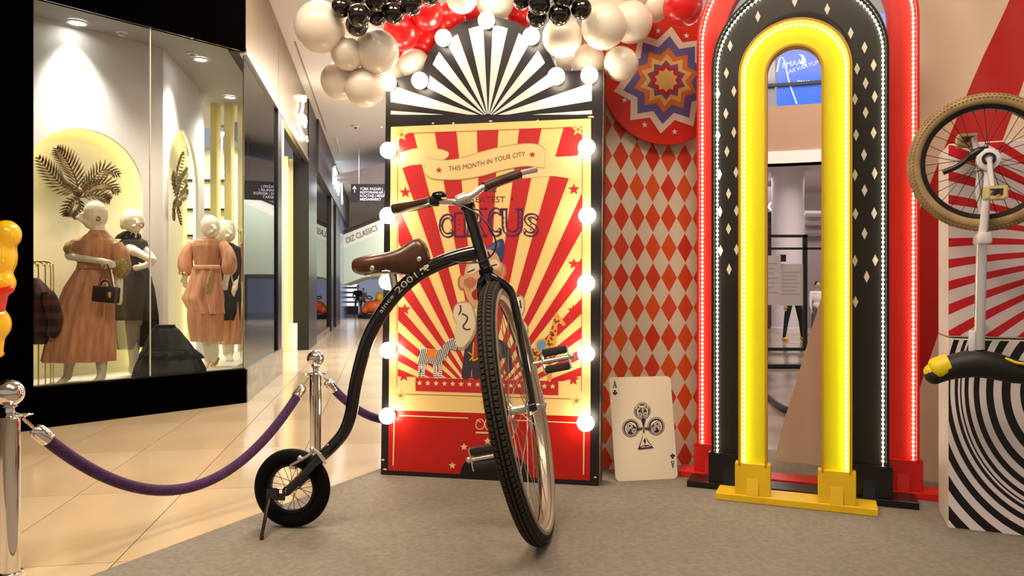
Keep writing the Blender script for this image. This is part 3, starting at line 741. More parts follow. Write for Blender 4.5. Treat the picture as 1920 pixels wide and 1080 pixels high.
# giraffe
gf = curve2([(988, 690), (990, 665), (1000, 653), (1018, 648), (1028, 630), (1036, 606), (1039, 592), (1044, 586), (1052, 596), (1060, 607), (1056, 611), (1046, 606), (1044, 630), (1041, 660), (1036, 674), (1034, 712), (1027, 712), (1026, 680), (1006, 678), (1000, 684), (998, 712), (992, 712)], 3, True)
ply(gf, 'giraffe', 4)
random.seed(11)
for k in range(260):
    x, y = random.uniform(987, 1050), random.uniform(600, 690)
    if inpoly(x, y, gf) and inpoly(x + 2.5, y, gf) and inpoly(x - 2.5, y, gf): ell(x, y, random.uniform(1.5, 2.6), random.uniform(1.6, 2.8), 'giraffe2', 5, 7, random.random())
ply(curve2([(1006, 640), (1018, 634), (1026, 644), (1020, 660), (1010, 662), (1005, 650)], 3, True), 'gold', 6); ply(curve2([(1008, 642), (1018, 637), (1024, 645), (1019, 657), (1011, 659), (1007, 650)], 3, True), 'sky', 7)
# red foot: cream rules, flourish, stars, black hump
line([(749, 779), (878, 784)], 2, 'ribbon', 3); line([(739, 790), (737, 873)], 2.2, 'ribbon', 3); line([(966, 788), (1086, 793)], 2, 'ribbon', 3); line([(1095, 808), (1094, 890)], 2.2, 'ribbon', 3)
line(curve2([(902, 792), (896, 789), (892, 796), (896, 804), (905, 803), (908, 794), (902, 786), (893, 788)], 5), 1.6, 'ribbon', 3)
line(curve2([(914, 784), (909, 795), (914, 806), (919, 795)], 5, True), 1.6, 'ribbon', 3)
line(curve2([(932, 786), (924, 794), (927, 805), (936, 802), (936, 794), (929, 793)], 5), 1.6, 'ribbon', 3)
line([(892, 811), (934, 812)], 3, 'ribbon', 3)
for x, y in ((870, 838), (914, 827), (848, 873)): ply(star(x, y, 7.2, inner=.45), 'ribbon', 3)
ply([(863, 889)] + [(928 + 65 * math.cos(PI - PI * i / 20), 889 - 45 * math.sin(PI * i / 20) + 3 * i / 20) for i in range(21)] + [(993, 896)], 'black', 3)
# scuffs where the black paint has chipped
random.seed(5)
for x, y, s_ in ((715, 238, 4), (812, 231, 3), (850, 231, 3), (920, 227, 5), (1008, 226, 3), (1108, 219, 9), (718, 862, 4), (722, 880, 5), (886, 902, 9), (918, 904, 4), (945, 907, 3), (760, 894, 7), (1110, 914, 3), (1116, 895, 3)):
    ply([(x + s_ * (.6 + .4 * random.random()) * math.cos(t), y + (1.2 + random.random()) * math.sin(t)) for t in [2 * PI * i / 7 for i in range(7)]], 'ribbon', 2)
pr.make('poster_print', PM, pb, smooth=False, fixn=False)
# bulbs
M_bulb = glow('bulb_glow', (1.0, .85, .63), 23.0)
M_socket = mat('socket_brass', srgb(120, 84, 50), .35, .6)
bb = B(); bb.ball((0, 0, 0), .047, 20, 12); bulb_me = bb.mesh('bulb', M_bulb)
sb = B(); sb.lathe([(.03, -.062), (.034, -.05), (.034, -.03), (.028, -.02)], (0, 0, 0), (0, -1, 0), 16); sock_me = sb.mesh('socket', M_socket)
rz = Matrix.Rotation(math.atan2(PB.d.y, PB.d.x), 3, 'Z')
for x, y in [(728, 282), (727, 404), (726, 528), (727, 657), (726, 780), (1100, 276), (1101, 404), (1099, 531), (1099, 663), (1098, 793), (728, 155), (787, 151), (831, 71), (912, 38), (996, 68), (1043, 143), (1105, 141)]:
    p = PB.px(x, y, .062)
    o = put('bulb', bulb_me, pb, p, rz); put('socket', sock_me, o, p)

# ================================================================== harlequin backdrop, disc, playing card
bd0 = gnd(1095, 884); bd1 = gnd(1325, 873)
PD = Plane(bd0, bd1)
M_dia = mat('harlequin_fabric', (.5, .5, .5), .55); nt, U, W = uvsock(M_dia)
ca, cb = U / .1043, W / .184
dia = ((ca.fract() - .5).abs() + (cb.fract() - .5).abs()).lt(.485)
wn_ = nt.nodes.new('ShaderNodeTexWhiteNoise'); wn_.noise_dimensions = '2D'
cmb = nt.nodes.new('ShaderNodeCombineXYZ'); nt.links.new(ca.floor().k, cmb.inputs[0]); nt.links.new(cb.floor().k, cmb.inputs[1]); nt.links.new(cmb.outputs[0], wn_.inputs[0])
redv = mixcol(nt, S(nt, wn_.outputs[0]), srgb(206, 44, 26), srgb(224, 88, 30))
tobase(M_dia, mixcol(nt, dia, srgb(222, 208, 190), redv))
bk = B(); nx_, nz_ = 24, 30; bk.uv = []
zt = 2.95
uc, zc = PD.loc(1163.5, 292.5)
# phase so that a red diamond sits where the photograph shows one
for j in range(nz_ + 1):
    for i in range(nx_ + 1):
        u = PD.len * i / nx_; z = CARPET + (zt - CARPET) * j / nz_
        off = .010 * math.sin(u * 9 + .6 * math.sin(z * 2)) + .006 * math.sin(z * 5 + u * 4) - .05 * max(0, (u - PD.len * .82) / (PD.len * .18)) ** 2
        bk.v.append(PD.uv(u, z, off)); bk.uv.append((u - uc + .1043 * 40.5, z - zc + .184 * 40.5))
bk.f = [(j * (nx_ + 1) + i, j * (nx_ + 1) + i + 1, (j + 1) * (nx_ + 1) + i + 1, (j + 1) * (nx_ + 1) + i) for j in range(nz_) for i in range(nx_)]; bk.m = [0] * len(bk.f)
bdt = thing('harlequin_backdrop', PD.uv(PD.len / 2, CARPET), 'tall fabric backdrop of red and white diamonds behind the playing card', 'backdrop')
bk.make('fabric', M_dia, bdt, fixn=False)
B().slab([PD.uv(0.01, CARPET, -.075), PD.uv(PD.len - .01, CARPET, -.075), PD.uv(PD.len - .01, zt, -.075), PD.uv(.01, zt, -.075)], -PD.n * .04).make('backing', mat('raw_board', srgb(150, 130, 104), .8), bdt, smooth=False)

DM = [mat('disc_red', srgb(214, 44, 26), .4), mat('disc_white', srgb(232, 214, 200), .4), mat('disc_blue', srgb(104, 96, 158), .4), mat('disc_orange', srgb(214, 120, 62), .4), mat('disc_yellow', srgb(226, 184, 108), .4), mat('disc_violet', srgb(120, 84, 128), .4), mat('disc_crimson', srgb(200, 26, 26), .4), mat('disc_cream', srgb(222, 188, 110), .4), mat('disc_silver', srgb(226, 220, 230), .3)]
DX, DY, DR = 1252, 150, 121
dt = thing('star_disc', PD.px(DX, DY + DR, .06), 'large round red disc with nested colourful star rings above the diamond backdrop', 'disc')
ring = [PD.px(DX + DR * math.cos(2 * PI * i / 64), DY + DR * math.sin(2 * PI * i / 64), .055) for i in range(64)]
B().slab(ring, -PD.n * .025).make('board', DM[0], dt, smooth=False)
dp = B()
for r, inn, n_, c_, lay, rot in ((101, .76, 10, 1, 1, .1), (83, .76, 10, 2, 2, .08), (62, .76, 10, 3, 3, .08), (50, .72, 10, 4, 4, .05), (37.5, .76, 10, 5, 5, 0), (30, .74, 10, 6, 6, 0), (22.5, .76, 10, 7, 7, 0)):
    dp.face([PD.px(x, y, .0556 + .0006 * lay) for x, y in star(DX - 3, DY, r, n_, inn, rot)], c_)
for x, y in ((1171, 188), (1209, 234), (1265, 247), (1234, 58), (1287, 67), (1180, 100)): dp.face([PD.px(x, y, .0575) for x, y in star(x, y, 6)], 8)
dp.make('star_print', DM, dt, smooth=False, fixn=False)
B().tube([PD.px(DX, DY, .03), PD.px(DX, DY, -.02)], .03, 10).make('standoff', M_steel, dt)

# playing card leaning back on the fabric
cb0, cb1 = gnd(1155, 903, CARPET), gnd(1271, 897, CARPET)
cdir = (cb1 - cb0).normalized(); cn = V((cdir.y, -cdir.x, 0))
cup = (V((0, 0, 1)) * .995 - cn * .10 - cdir * .035).normalized()
cw = (cb1 - cb0).length; chh = .583
cnn = cdir.cross(cup); cnn = cnn if cnn.y < 0 else -cnn
def cpt(u, v, off=0.0): return cb0 + cdir * (u * cw) + cup * (v * chh) + cnn * off
rr = .045; cor = []
for cx_, cy_, a0 in ((1 - rr * 1.4, rr, -90), (1 - rr * 1.4, 1 - rr, 0), (rr * 1.4, 1 - rr, 90), (rr * 1.4, rr, 180)):
    for i in range(7):
        t = math.radians(a0 + 15 * i); cor.append(cpt(cx_ + rr * 1.4 * math.cos(t), cy_ + rr * math.sin(t)))
card = thing('playing_card', (cb0 + cb1) / 2, 'giant ace of clubs playing card leaning on the diamond backdrop', 'playing card')
B().slab(cor, -cnn * .012).make('sheet', mat('card_white', srgb(246, 232, 210), .4), card, smooth=False)
ci = B()
CPX0, CPY0, CPX1, CPY1 = 84, 85, 690, 990          # measured in a close view of the card
def cz(x, y, lay=1):
    # bilinear from the four measured corners
    v = (985 - y) / 905.0; xl = 128 - 48 * v; xr = 690 - 55 * v
    return cpt((x - xl) / (xr - xl), v + .012, .0006 * lay)
CI = [mat('card_ink', srgb(40, 26, 58), .4), mat('card_paper', srgb(246, 232, 210), .4)]
def cell(cx, cy, rx, ry, c_, lay, n=28, a0=0, a1=360): ci.face([cz(cx + rx * math.cos(math.radians(a0 + (a1 - a0) * i / n)), cy + ry * math.sin(math.radians(a0 + (a1 - a0) * i / n)), lay) for i in range(n if a1 - a0 == 360 else n + 1)], c_)
def cpoly(p, c_, lay): ci.face([cz(x, y, lay) for x, y in p], c_)
for cx, cy, rx, ry in ((374, 395, 76, 76), (268, 541, 78, 80), (497, 533, 78, 80)):
    cell(cx, cy, rx, ry, 0, 1); cell(cx, cy, rx - 6, ry - 6, 1, 2); cell(cx, cy, rx - 11, ry - 11, 0, 3); cell(cx, cy + 4, rx - 24, ry - 22, 1, 4); cell(cx, cy + 10, rx - 36, ry - 34, 0, 5)
for cx, cy, s_ in ((335, 360, 24), (408, 358, 24), (350, 425, 22), (400, 425, 22), (255, 520, 30), (505, 513, 30), (292, 563, 20), (473, 555, 20), (240, 560, 14), (525, 552, 14)):
    cell(cx, cy, s_, s_, 1, 6, 18); cell(cx, cy, s_ * .8, s_ * .8, 0, 7, 18); cell(cx, cy, s_ * .62, s_ * .62, 1, 8, 18); cell(cx, cy, s_ * .34, s_ * .34, 0, 9, 14)
def crv(p, n=5): return [(q.x, q.y) for q in spline([V((x, y, 0)) for x, y in p], n)]
cpoly(crv([(360, 470), (376, 525), (376, 570), (362, 640), (325, 728)]) + crv([(470, 720), (425, 660), (394, 600), (386, 530), (402, 465)]), 0, 6)
cpoly(crv([(378, 580), (368, 640), (345, 705)]) + [(395, 690)] + crv([(450, 705), (412, 655), (390, 590)]), 1, 7)
cpoly([(378, 655), (391, 625), (401, 655), (391, 690)], 0, 8); cpoly([(340, 717), (372, 690), (392, 705), (418, 688), (455, 713)], 0, 8); cpoly([(352, 712), (372, 700), (392, 712), (416, 700), (440, 710)], 1, 9)
cpoly([(374, 362), (386, 385), (374, 412), (362, 385)], 1, 10); cpoly([(374, 380), (379, 388), (374, 398), (369, 388)], 0, 11); cpoly([(368, 460), (378, 445), (388, 460), (378, 480)], 0, 9)
line_c = lambda p, w_, c_, lay: [cpoly([(x0 - (y1 - y0) / (math.hypot(x1 - x0, y1 - y0) or 1) * w_, y0 + (x1 - x0) / (math.hypot(x1 - x0, y1 - y0) or 1) * w_), (x1 - (y1 - y0) / (math.hypot(x1 - x0, y1 - y0) or 1) * w_, y1 + (x1 - x0) / (math.hypot(x1 - x0, y1 - y0) or 1) * w_), (x1 + (y1 - y0) / (math.hypot(x1 - x0, y1 - y0) or 1) * w_, y1 - (x1 - x0) / (math.hypot(x1 - x0, y1 - y0) or 1) * w_), (x0 + (y1 - y0) / (math.hypot(x1 - x0, y1 - y0) or 1) * w_, y0 - (x1 - x0) / (math.hypot(x1 - x0, y1 - y0) or 1) * w_)], c_, lay) for (x0, y0), (x1, y1) in zip(p[:-1], p[1:])]
for sg in (-1, 1):
    for k in range(3): line_c(crv([(381 + sg * 10, 535 + k * 7), (381 + sg * 45, 540 + k * 9), (381 + sg * 75, 520 + k * 16)]), 2.2 + k, 0, 6)
ci.make('club_print', CI, card, smooth=False, fixn=False)
for rot in (0, 1):
    ci = B()
    R_ = (lambda x, y: (x, y)) if not rot else (lambda x, y: (774 - x, 1025 - y))
    for p in ([(115, 180), (126, 120), (131, 120), (121, 180)], [(126, 120), (131, 120), (145, 180), (135, 180)], [(119, 158), (140, 158), (140, 163), (119, 163)], [(112, 176), (124, 176), (124, 182), (112, 182)], [(132, 176), (147, 176), (147, 182), (132, 182)]): cpoly([R_(*q) for q in p], 0, 2)
    for cx, cy in ((130, 212), (118, 229), (142, 229)):
        a = R_(cx, cy); cell(a[0], a[1], 10, 10, 0, 2, 14)
    cpoly([R_(*q) for q in ((127, 225), (133, 225), (137, 248), (123, 248))], 0, 2)
    ci.make('corner_index', CI, card, smooth=False, fixn=False)

# ================================================================== three nested lit arches
ARCH_A = math.radians(22.8); ad = V((math.cos(ARCH_A), -math.sin(ARCH_A), 0)); an = V((-math.sin(ARCH_A), -math.cos(ARCH_A), 0)); UP = V((0, 0, 1))
def lit_arch(name, L, R, hw, leg, spring, base_w, mface, mbase, mrim, label, led_col, led_s, block, deep=.07, lift=.036):
    c0 = (gnd(*L, CARPET) + gnd(*R, CARPET)) / 2; half = (gnd(*R) - gnd(*L)).length / 2 if base_w is None else base_w
    root = thing(name, c0, label, 'light arch')
    O = c0 - an * .05
    pt = lambda u, z, off=0.0: V((O.x, O.y, 0)) + ad * u + UP * z + an * off
    zb_ = CARPET + lift
    pl = B(); pl.box(c0 - an * .085 + UP * (lift / 2), half * 2, .17, lift, (ad, an, UP), bev=.004); pl.make('base_plank', mbase, root, smooth=False)
    for sg in (-1, 1):
        u = sg * (hw - leg / 2)
        B().box(pt(u, zb_ + .08, -.0), leg + .035, .06, .16, (ad, an, UP), bev=.003).make('leg_block', mbase, root, smooth=False)
        br = B(); w2 = .028
        br.slab([pt(u - w2, zb_, .048), pt(u - w2, zb_, .03), pt(u - w2, zb_ + .085, .03)], ad * (2 * w2)); br.make('bracket', mbase, root, smooth=False)
    z0 = zb_ + .145
    def ring(r, n=40): return [(-r, z0)] + [(-r, z0 + (spring - z0) * i / 6) for i in range(1, 6)] + [(-r * math.cos(PI * i / n), spring + r * math.sin(PI * i / n)) for i in range(n + 1)] + [(r, spring - (spring - z0) * i / 6) for i in range(1, 6)] + [(r, z0)]
    ro, ri = ring(hw), ring(hw - leg); N = len(ro); t = .012
    # recessed face with thickness
    b = B(); vs_ = [pt(u, z, -.006) for u, z in ro] + [pt(u, z, -.006) for u, z in ri] + [pt(u, z, -.02) for u, z in ro] + [pt(u, z, -.02) for u, z in ri]
    fs_ = []
    for i in range(N - 1): fs_ += [(i, i + 1, N + i + 1, N + i), (2 * N + i, 3 * N + i, 3 * N + i + 1, 2 * N + i + 1)]
    b.add(vs_, fs_); b.make('face_panel', mface, root, smooth=False)
    def rim(rA, rB, f, k):
        q = B(); A_, B_ = ring(rA), ring(rB)
        q.add([pt(u, z, f) for u, z in A_] + [pt(u, z, f) for u, z in B_] + [pt(u, z, k) for u, z in A_] + [pt(u, z, k) for u, z in B_],
              [w_ for i in range(N - 1) for w_ in ((i, i + 1, N + i + 1, N + i), (2 * N + i, 3 * N + i, 3 * N + i + 1, 2 * N + i + 1), (i, 2 * N + i, 2 * N + i + 1, i + 1), (N + i, N + i + 1, 3 * N + i + 1, 3 * N + i))] + [(0, N, 3 * N, 2 * N), (N - 1, 3 * N - 1, 4 * N - 1, 2 * N - 1)])
        return q
    rim(hw + .001, hw - t, .03, -.04).make('outer_rim', mrim, root, smooth=False)
    rim(hw - leg + t * .8, hw - leg - .001, .03, -.04).make('inner_rim', mrim, root, smooth=False)
    # LED tape inside the outer rim: every chip a small lens, joined because they are too small to pick apart
    path = ring(hw - t - .014, 60); P3 = [pt(u, z, .004) for u, z in path]
    B().tube([p - an * .006 for p in P3], .005, 5, flat=.6).make('led_tape', mat('tape_white', srgb(220, 214, 190), .5), root)
    led = B(); step = .0235; acc = 0.0; pos = []
    for p, q in zip(P3[:-1], P3[1:]):
        L_ = (q - p).length; 
        while acc < L_: pos.append(p.lerp(q, acc / L_)); acc += step
        acc -= L_
    for p in pos:
        r = .0062; led.add([p + ad * r, p + UP * r, p - ad * r, p - UP * r, p + an * r * 1.1], [(0, 1, 4), (1, 2, 4), (2, 3, 4), (3, 0, 4)])
    lo = led.make('led_chips', glow(name + '_led', led_col, led_s), root, smooth=False, fixn=False); lo['kind'] = 'stuff'
    return root, pt
M_yel = mat('yellow_paint', srgb(226, 220, 6), .4); M_yel2 = noisy('yellow_base', srgb(236, 196, 24), srgb(226, 182, 20), 6, rough=.45); M_yelrim = mat('yellow_rim', srgb(196, 146, 24), .5)
M_blk = noisy('arch_black', srgb(20, 15, 10), srgb(27, 21, 14), 5, rough=.42); M_blk2 = mat('arch_black_base', srgb(10, 8, 8), .3)
M_redf = mat('arch_red', srgb(214, 34, 14), .4); M_redb = mat('arch_red_base', srgb(216, 24, 12), .4)
lit_arch('lit_arch', (1342, 938), (1645, 968), .265, .137, 2.18, None, M_yel, M_yel2, M_yelrim, 'front yellow arch edged with white LED lights', (1, .97, .75), 50, 0)
ra, rpt = lit_arch('lit_arch', (1290, 912), (1722, 958), .432, .185, 2.285, None, M_blk, M_blk2, M_blk2, 'middle black arch with pale diamonds and white LED lights', (.95, 1, .80), 55, 0)
lit_arch('lit_arch', (1275, 893), (1765, 942), .565, .15, 2.5, None, M_redf, M_redb, M_redb, 'tallest red arch with LED lights behind the black arch', (1, .85, .5), 50, 0)
# diamonds stuck on the black arch, each a thin plate
PK = Plane(*( (rpt(-.4, 0), rpt(.4, 0)) ))
q = B(); q.slab([V((0, 0, .031)), V((.0135, 0, 0)), V((0, 0, -.031)), V((-.0135, 0, 0))], (0, .002, 0)); dia_me = q.mesh('diamond', mat('diamond_white', srgb(232, 224, 205), .5), smooth=False)
for x, y in ((1490, 2), (1551, 17), (1421, 31), (1369, 86), (1362, 137), (1346, 176), (1376, 171), (1361, 213), (1346, 254), (1376, 248), (1363, 284), (1349, 327), (1380, 323), (1366, 363), (1350, 397), (1381, 395), (1366, 429), (1351, 470), (1381, 468), (1367, 505), (1595, 62), (1621, 89), (1607, 129), (1638, 122), (1623, 156), (1603, 186), (1640, 181), (1623, 211), (1605, 253), (1638, 249), (1620, 290), (1603, 328), (1640, 325), (1621, 357), (1604, 401), (1639, 400), (1621, 438), (1603, 489), (1641, 488), (1625, 519), (1604, 566)):
    p = PK.px(x, y, -.004); put('diamond', dia_me, ra, p, (0, 0, -ARCH_A))

# ================================================================== tent cloth at the back
PT_ = Plane(gnd(1450, 864), gnd(1764, 906))
def drape(name, Lft, Rgt, m, ph, root):
    b = B(); nu, nv = 14, 26
    for j in range(nv + 1):
        t = j / nv
        for i in range(nu + 1):
            s_ = i / nu
            def on(Ln):
                k = t * (len(Ln) - 1); a = min(int(k), len(Ln) - 2); f_ = k - a
                return (Ln[a][0] + (Ln[a + 1][0] - Ln[a][0]) * f_, Ln[a][1] + (Ln[a + 1][1] - Ln[a][1]) * f_)
            l_, r_ = on(Lft), on(Rgt); x = l_[0] + (r_[0] - l_[0]) * s_; y = l_[1] + (r_[1] - l_[1]) * s_
            p = PT_.px(x, y); u = (p - PT_.o).dot(PT_.d)
            p = p + PT_.n * (.03 * math.sin(u * 9 + ph + p.z * 2.2) * min(1, (1 - t) * 3 + .35) + .012 * math.sin(u * 23 + p.z * 3))
            p.z = max(p.z, CARPET); b.v.append(p)
    b.f = [(j * (nu + 1) + i, j * (nu + 1) + i + 1, (j + 1) * (nu + 1) + i + 1, (j + 1) * (nu + 1) + i) for j in range(nv) for i in range(nu)]; b.m = [0] * len(b.f)
    return b.make(name, m, root, ang=80, fixn=False)
M_cw = mat('tent_white', srgb(232, 208, 186), .7); M_cr = mat('tent_red', srgb(190, 10, 12), .65)
tent = thing('tent_cloth', PT_.uv(.4, CARPET), 'hanging red and white striped tent cloth behind the arches', 'cloth')
drape('white_stripe', [(1452, 864), (1537, 560), (1700, 0), (1718, -60)], [(1560, 880), (1717, 404), (1890, 0), (1916, -60)], M_cw, 0, tent)
drape('red_stripe', [(1560, 880), (1717, 404), (1890, 0), (1916, -60)], [(1672, 894), (1764, 608), (1970, 0), (1992, -60)], M_cr, 0, tent)
drape('white_stripe', [(1672, 894), (1764, 608), (1970, 0), (1992, -60)], [(2020, 935), (2060, 608), (2080, 0), (2090, -60)], M_cw, 0, tent)

# ================================================================== printed boxes at the right
b0 = gnd(1778, 991, CARPET); BW, BD = .62, .32
zs = at(1778, 633, b0.y).z; zt_ = at(1778, 270, b0.y).z
def pbox(name, z0, z1, label, pat):
    c = b0 + ad * (BW / 2) - an * (BD / 2)
    t = thing(name, V((c.x, c.y, z0)), label, 'box')
    B().box(V((c.x, c.y, (z0 + z1) / 2)), BW, BD, z1 - z0, (ad, an, UP), bev=.004).make('carcass', mat('box_white', srgb(226, 214, 196), .45), t, smooth=False)
    b = B(); b.uv = []
    for u, z in ((.001, z0 + .006), (BW - .002, z0 + .006), (BW - .002, z1 - .006), (.001, z1 - .006)):
        b.v.append(V((b0.x, b0.y, 0)) + ad * u + UP * z + an * .0015); b.uv.append((u, z))
    b.f = [[0, 1, 2, 3]]; b.m = [0]; b.make('printed_front', pat, t, smooth=False, fixn=False)
    return t
bpl = Plane(b0, b0 + ad)
M_zeb = mat('zebra_print', (.5, .5, .5), .4); nt, U, W = uvsock(M_zeb)
zcu, zcz = bpl.loc(2010, 740); R0 = (bpl.loc(2010, 740)[0] - bpl.loc(1800, 740)[0])
dU, dW = U - zcu, W - zcz
dist = (dU * dU + dW * dW * .62).sqrt(); e = dist - R0
ph = e.abs().pow(.62) * 12.5
lowr = (dU * .75 + dW * -.2)
tobase(M_zeb, mixcol(nt, ((ph + (e.gt(0.0)) * .35).fract()).lt(.5), srgb(226, 216, 220), srgb(8, 6, 10)))
M_swl = mat('swirl_print', (.5, .5, .5), .4); nt, U, W = uvsock(M_swl)
scu, scz = bpl.loc(2140, 470); dU, dW = U - scu, W - scz
rad = (dU * dU + dW * dW).sqrt(); th = dW.atan2(dU * -1.0)
tobase(M_swl, mixcol(nt, ((th * 7.3 + rad * rad * .9 + 20.25).fract()).lt(.42), srgb(222, 208, 212), srgb(200, 14, 30)))
pbox('printed_box', CARPET, zs - .003, 'box with a curved black and white zebra print below the unicycle', M_zeb)
pbox('printed_box', zs + .003, zt_, 'box with red and white swirling rays stacked on the zebra box', M_swl)
# ================================================================== the tall-wheel bicycle
M_gloss = mat('gloss_black', srgb(7, 6, 8), .16, Coat_Weight=.6)
M_tyre = mat('tyre_rubber', srgb(13, 11, 10), .7, Specular_IOR_Level=.2); M_tread = mat('tyre_tread', srgb(60, 54, 46), .75, Specular_IOR_Level=.25)
M_tyreb = mat('small_tyre', srgb(6, 5, 5), .75, Specular_IOR_Level=.12)
M_rim = mat('rim_alloy', (.52, .47, .40), .38, 1.0); M_sil = mat('silver_part', (.72, .68, .64), .25, .9)
M_leather = noisy('brown_leather', srgb(92, 50, 30), srgb(66, 34, 20), 7, rough=.32, Coat_Weight=.25)
M_grip = noisy('grip_leather', srgb(74, 36, 22), srgb(52, 24, 15), 14, rough=.38)
M_cable = mat('cable_black', srgb(12, 10, 10), .4)
bike = thing('tall_wheel_bicycle', V((-.43, 3.33, CARPET)), 'black penny-farthing style bicycle with a tall front wheel and brown leather saddle', 'bicycle')
fw_w = V((-.15, -.985, 0)).normalized(); fw_m = V((-.2, .0305, .98)); fw_m = (fw_m - fw_w * fw_m.dot(fw_w)).normalized()
fw_a = fw_w.cross(fw_m).normalized()
if fw_a.x < 0: fw_a = -fw_a
FR, Fr = .535, .037                                  # tyre centre-line and section radius
fc0 = at(974, 772, 3.262)
fC = V((fc0.x, fc0.y, (FR + Fr * .98) * fw_m.z + CARPET + Fr * .02))
fax = (fw_w, fw_m, fw_a)
def fpt(ang_, r, off=0.0): return fC + (fw_w * math.cos(ang_) + fw_m * math.sin(ang_)) * r + fw_a * off
# front wheel: rim is the part, tyre, hub and spokes hang on it
rb = B(); sec = [(-.024, -.028), (-.013, -.046), (.013, -.046), (.024, -.028), (.020, -.018), (-.020, -.018)]
NS = 96
for i in range(NS):
    a = 2 * PI * i / NS
    for o_, r_ in sec: rb.v.append(fpt(a, FR + r_, o_))
rb.f = [(i * 6 + k, ((i + 1) % NS) * 6 + k, ((i + 1) % NS) * 6 + (k + 1) % 6, i * 6 + (k + 1) % 6) for i in range(NS) for k in range(6)]; rb.m = [0] * len(rb.f)
fwheel = rb.make('front_wheel', M_rim, bike)
tb_ = B().torus(fC, fw_a, FR, Fr, 120, 18, ax=fax); ty = tb_.make('tyre', M_tyre, fwheel)
wall_m = mat('tyre_sidewall', srgb(120, 100, 52), .6)
for o_ in (-1, 1):
    B().torus(fC + fw_a * (o_ * (.0335 if o_ < 0 else .0265)), fw_a, FR - .010 if o_ < 0 else FR - .012, .0052 if o_ < 0 else .0150, 96, 8, ax=fax).make('sidewall_band', wall_m if o_ < 0 else mat('grey_sidewall', srgb(132, 120, 104), .5), fwheel)
# key-shaped tread blocks: two rows of ribs, joined as one part
tr = B(); NT = 150
for i in range(NT):
    a = 2 * PI * i / NT
    for row, sg in ((0, -1), (1, 1)):
        a2 = a + (PI / NT if row else 0)
        def tp(da, beta, h=0.0):
            return fC + (fw_w * math.cos(a2 + da) + fw_m * math.sin(a2 + da)) * (FR + (Fr + h) * math.cos(beta)) + fw_a * ((Fr + h) * math.sin(beta))
        st = 2 * PI / NT
        for (d0, d1, b0_, b1_) in ((.0, .30, .30, .95), (.30, .95, .78, .95), (.62, .95, .30, .62)):
            q_ = [tp(d0 * st, sg * b0_), tp(d1 * st, sg * b0_), tp(d1 * st, sg * b1_), tp(d0 * st, sg * b1_)]
            q2 = [tp(d0 * st, sg * b0_, .0035), tp(d1 * st, sg * b0_, .0035), tp(d1 * st, sg * b1_, .0035), tp(d0 * st, sg * b1_, .0035)]
            tr.add(q_ + q2, [(4, 5, 6, 7), (0, 1, 5, 4), (1, 2, 6, 5), (2, 3, 7, 6), (3, 0, 4, 7)])
    a2 = a
    tr.add([tp(0, -.1, .003), tp(st * .9, -.1, .003), tp(st * .9, .1, .003), tp(0, .1, .003)], [(0, 1, 2, 3)])
t_ = tr.make('tread', M_tread, fwheel, smooth=False); t_['kind'] = 'stuff'
B().lathe([(.012, -.085), (.012, -.05), (.034, -.045), (.034, -.038), (.02, -.032), (.02, .032), (.034, .038), (.034, .045), (.012, .05), (.012, .085)], fC, fw_a, 20).make('hub', M_sil, fwheel)
M_spoke = mat('spoke_steel', (.36, .32, .28), .4, 1.0)
for i in range(36):
    sg = 1 if i % 2 else -1; a = 2 * PI * i / 36; a1 = a + (.55 if (i // 2) % 2 else -.55) 
    B().tube([fpt(a1 + (.9 if (i // 2) % 2 else -.9), .032, sg * .041), fpt(a, FR - .044, sg * .004)], .0017, 5).make('spoke', M_spoke, fwheel)
# cranks and pedals
def crank(sg, pedal_tilt):
    e_ = fC + fw_a * (sg * .105); d_ = fw_m * sg; tip = e_ + d_ * .185 + fw_w * (.03 * sg)
    b = B(); b.tube([fC + fw_a * (sg * .07), e_ + fw_a * (sg * .012)], .014, 10); b.tube([e_, e_.lerp(tip, .5), tip], [.017, .012, .013], 10, flat=.75); b.ball(e_, .019, 12, 8)
    cr = b.make('crank_arm', M_sil, bike)
    p0 = tip + fw_a * (sg * .012); L = .115; pc = p0 + fw_a * (sg * (.03 + L / 2))
    pd = B().tube([tip, p0 + fw_a * (sg * (.045 + L))], .008, 10).make('pedal', M_sil, bike)
    pd_up = (fw_m * math.cos(pedal_tilt) + fw_w * math.sin(pedal_tilt)); pd_f = fw_a.cross(pd_up).normalized()
    cg = B()
    for s2 in (-1, 1): cg.box(pc + fw_a * (s2 * L / 2), .006, .03, .1, (fw_a, pd_f, pd_up))
    cg.tube([pc - fw_a * (L / 2), pc + fw_a * (L / 2)], .0115, 10); cg.ball(pc + fw_a * (sg * (L / 2 + .012)), .014, 10, 8)
    cg.make('pedal_cage', M_sil, pd)
    for s2 in (-1, 1):
        B().box(pc + pd_up * (s2 * .036), L - .008, .03, .034, (fw_a, pd_f, pd_up), bev=.008).make('pedal_rubber', mat('pedal_rubber', srgb(38, 31, 24), .7), pd)
crank(1, -.1); crank(-1, .1)
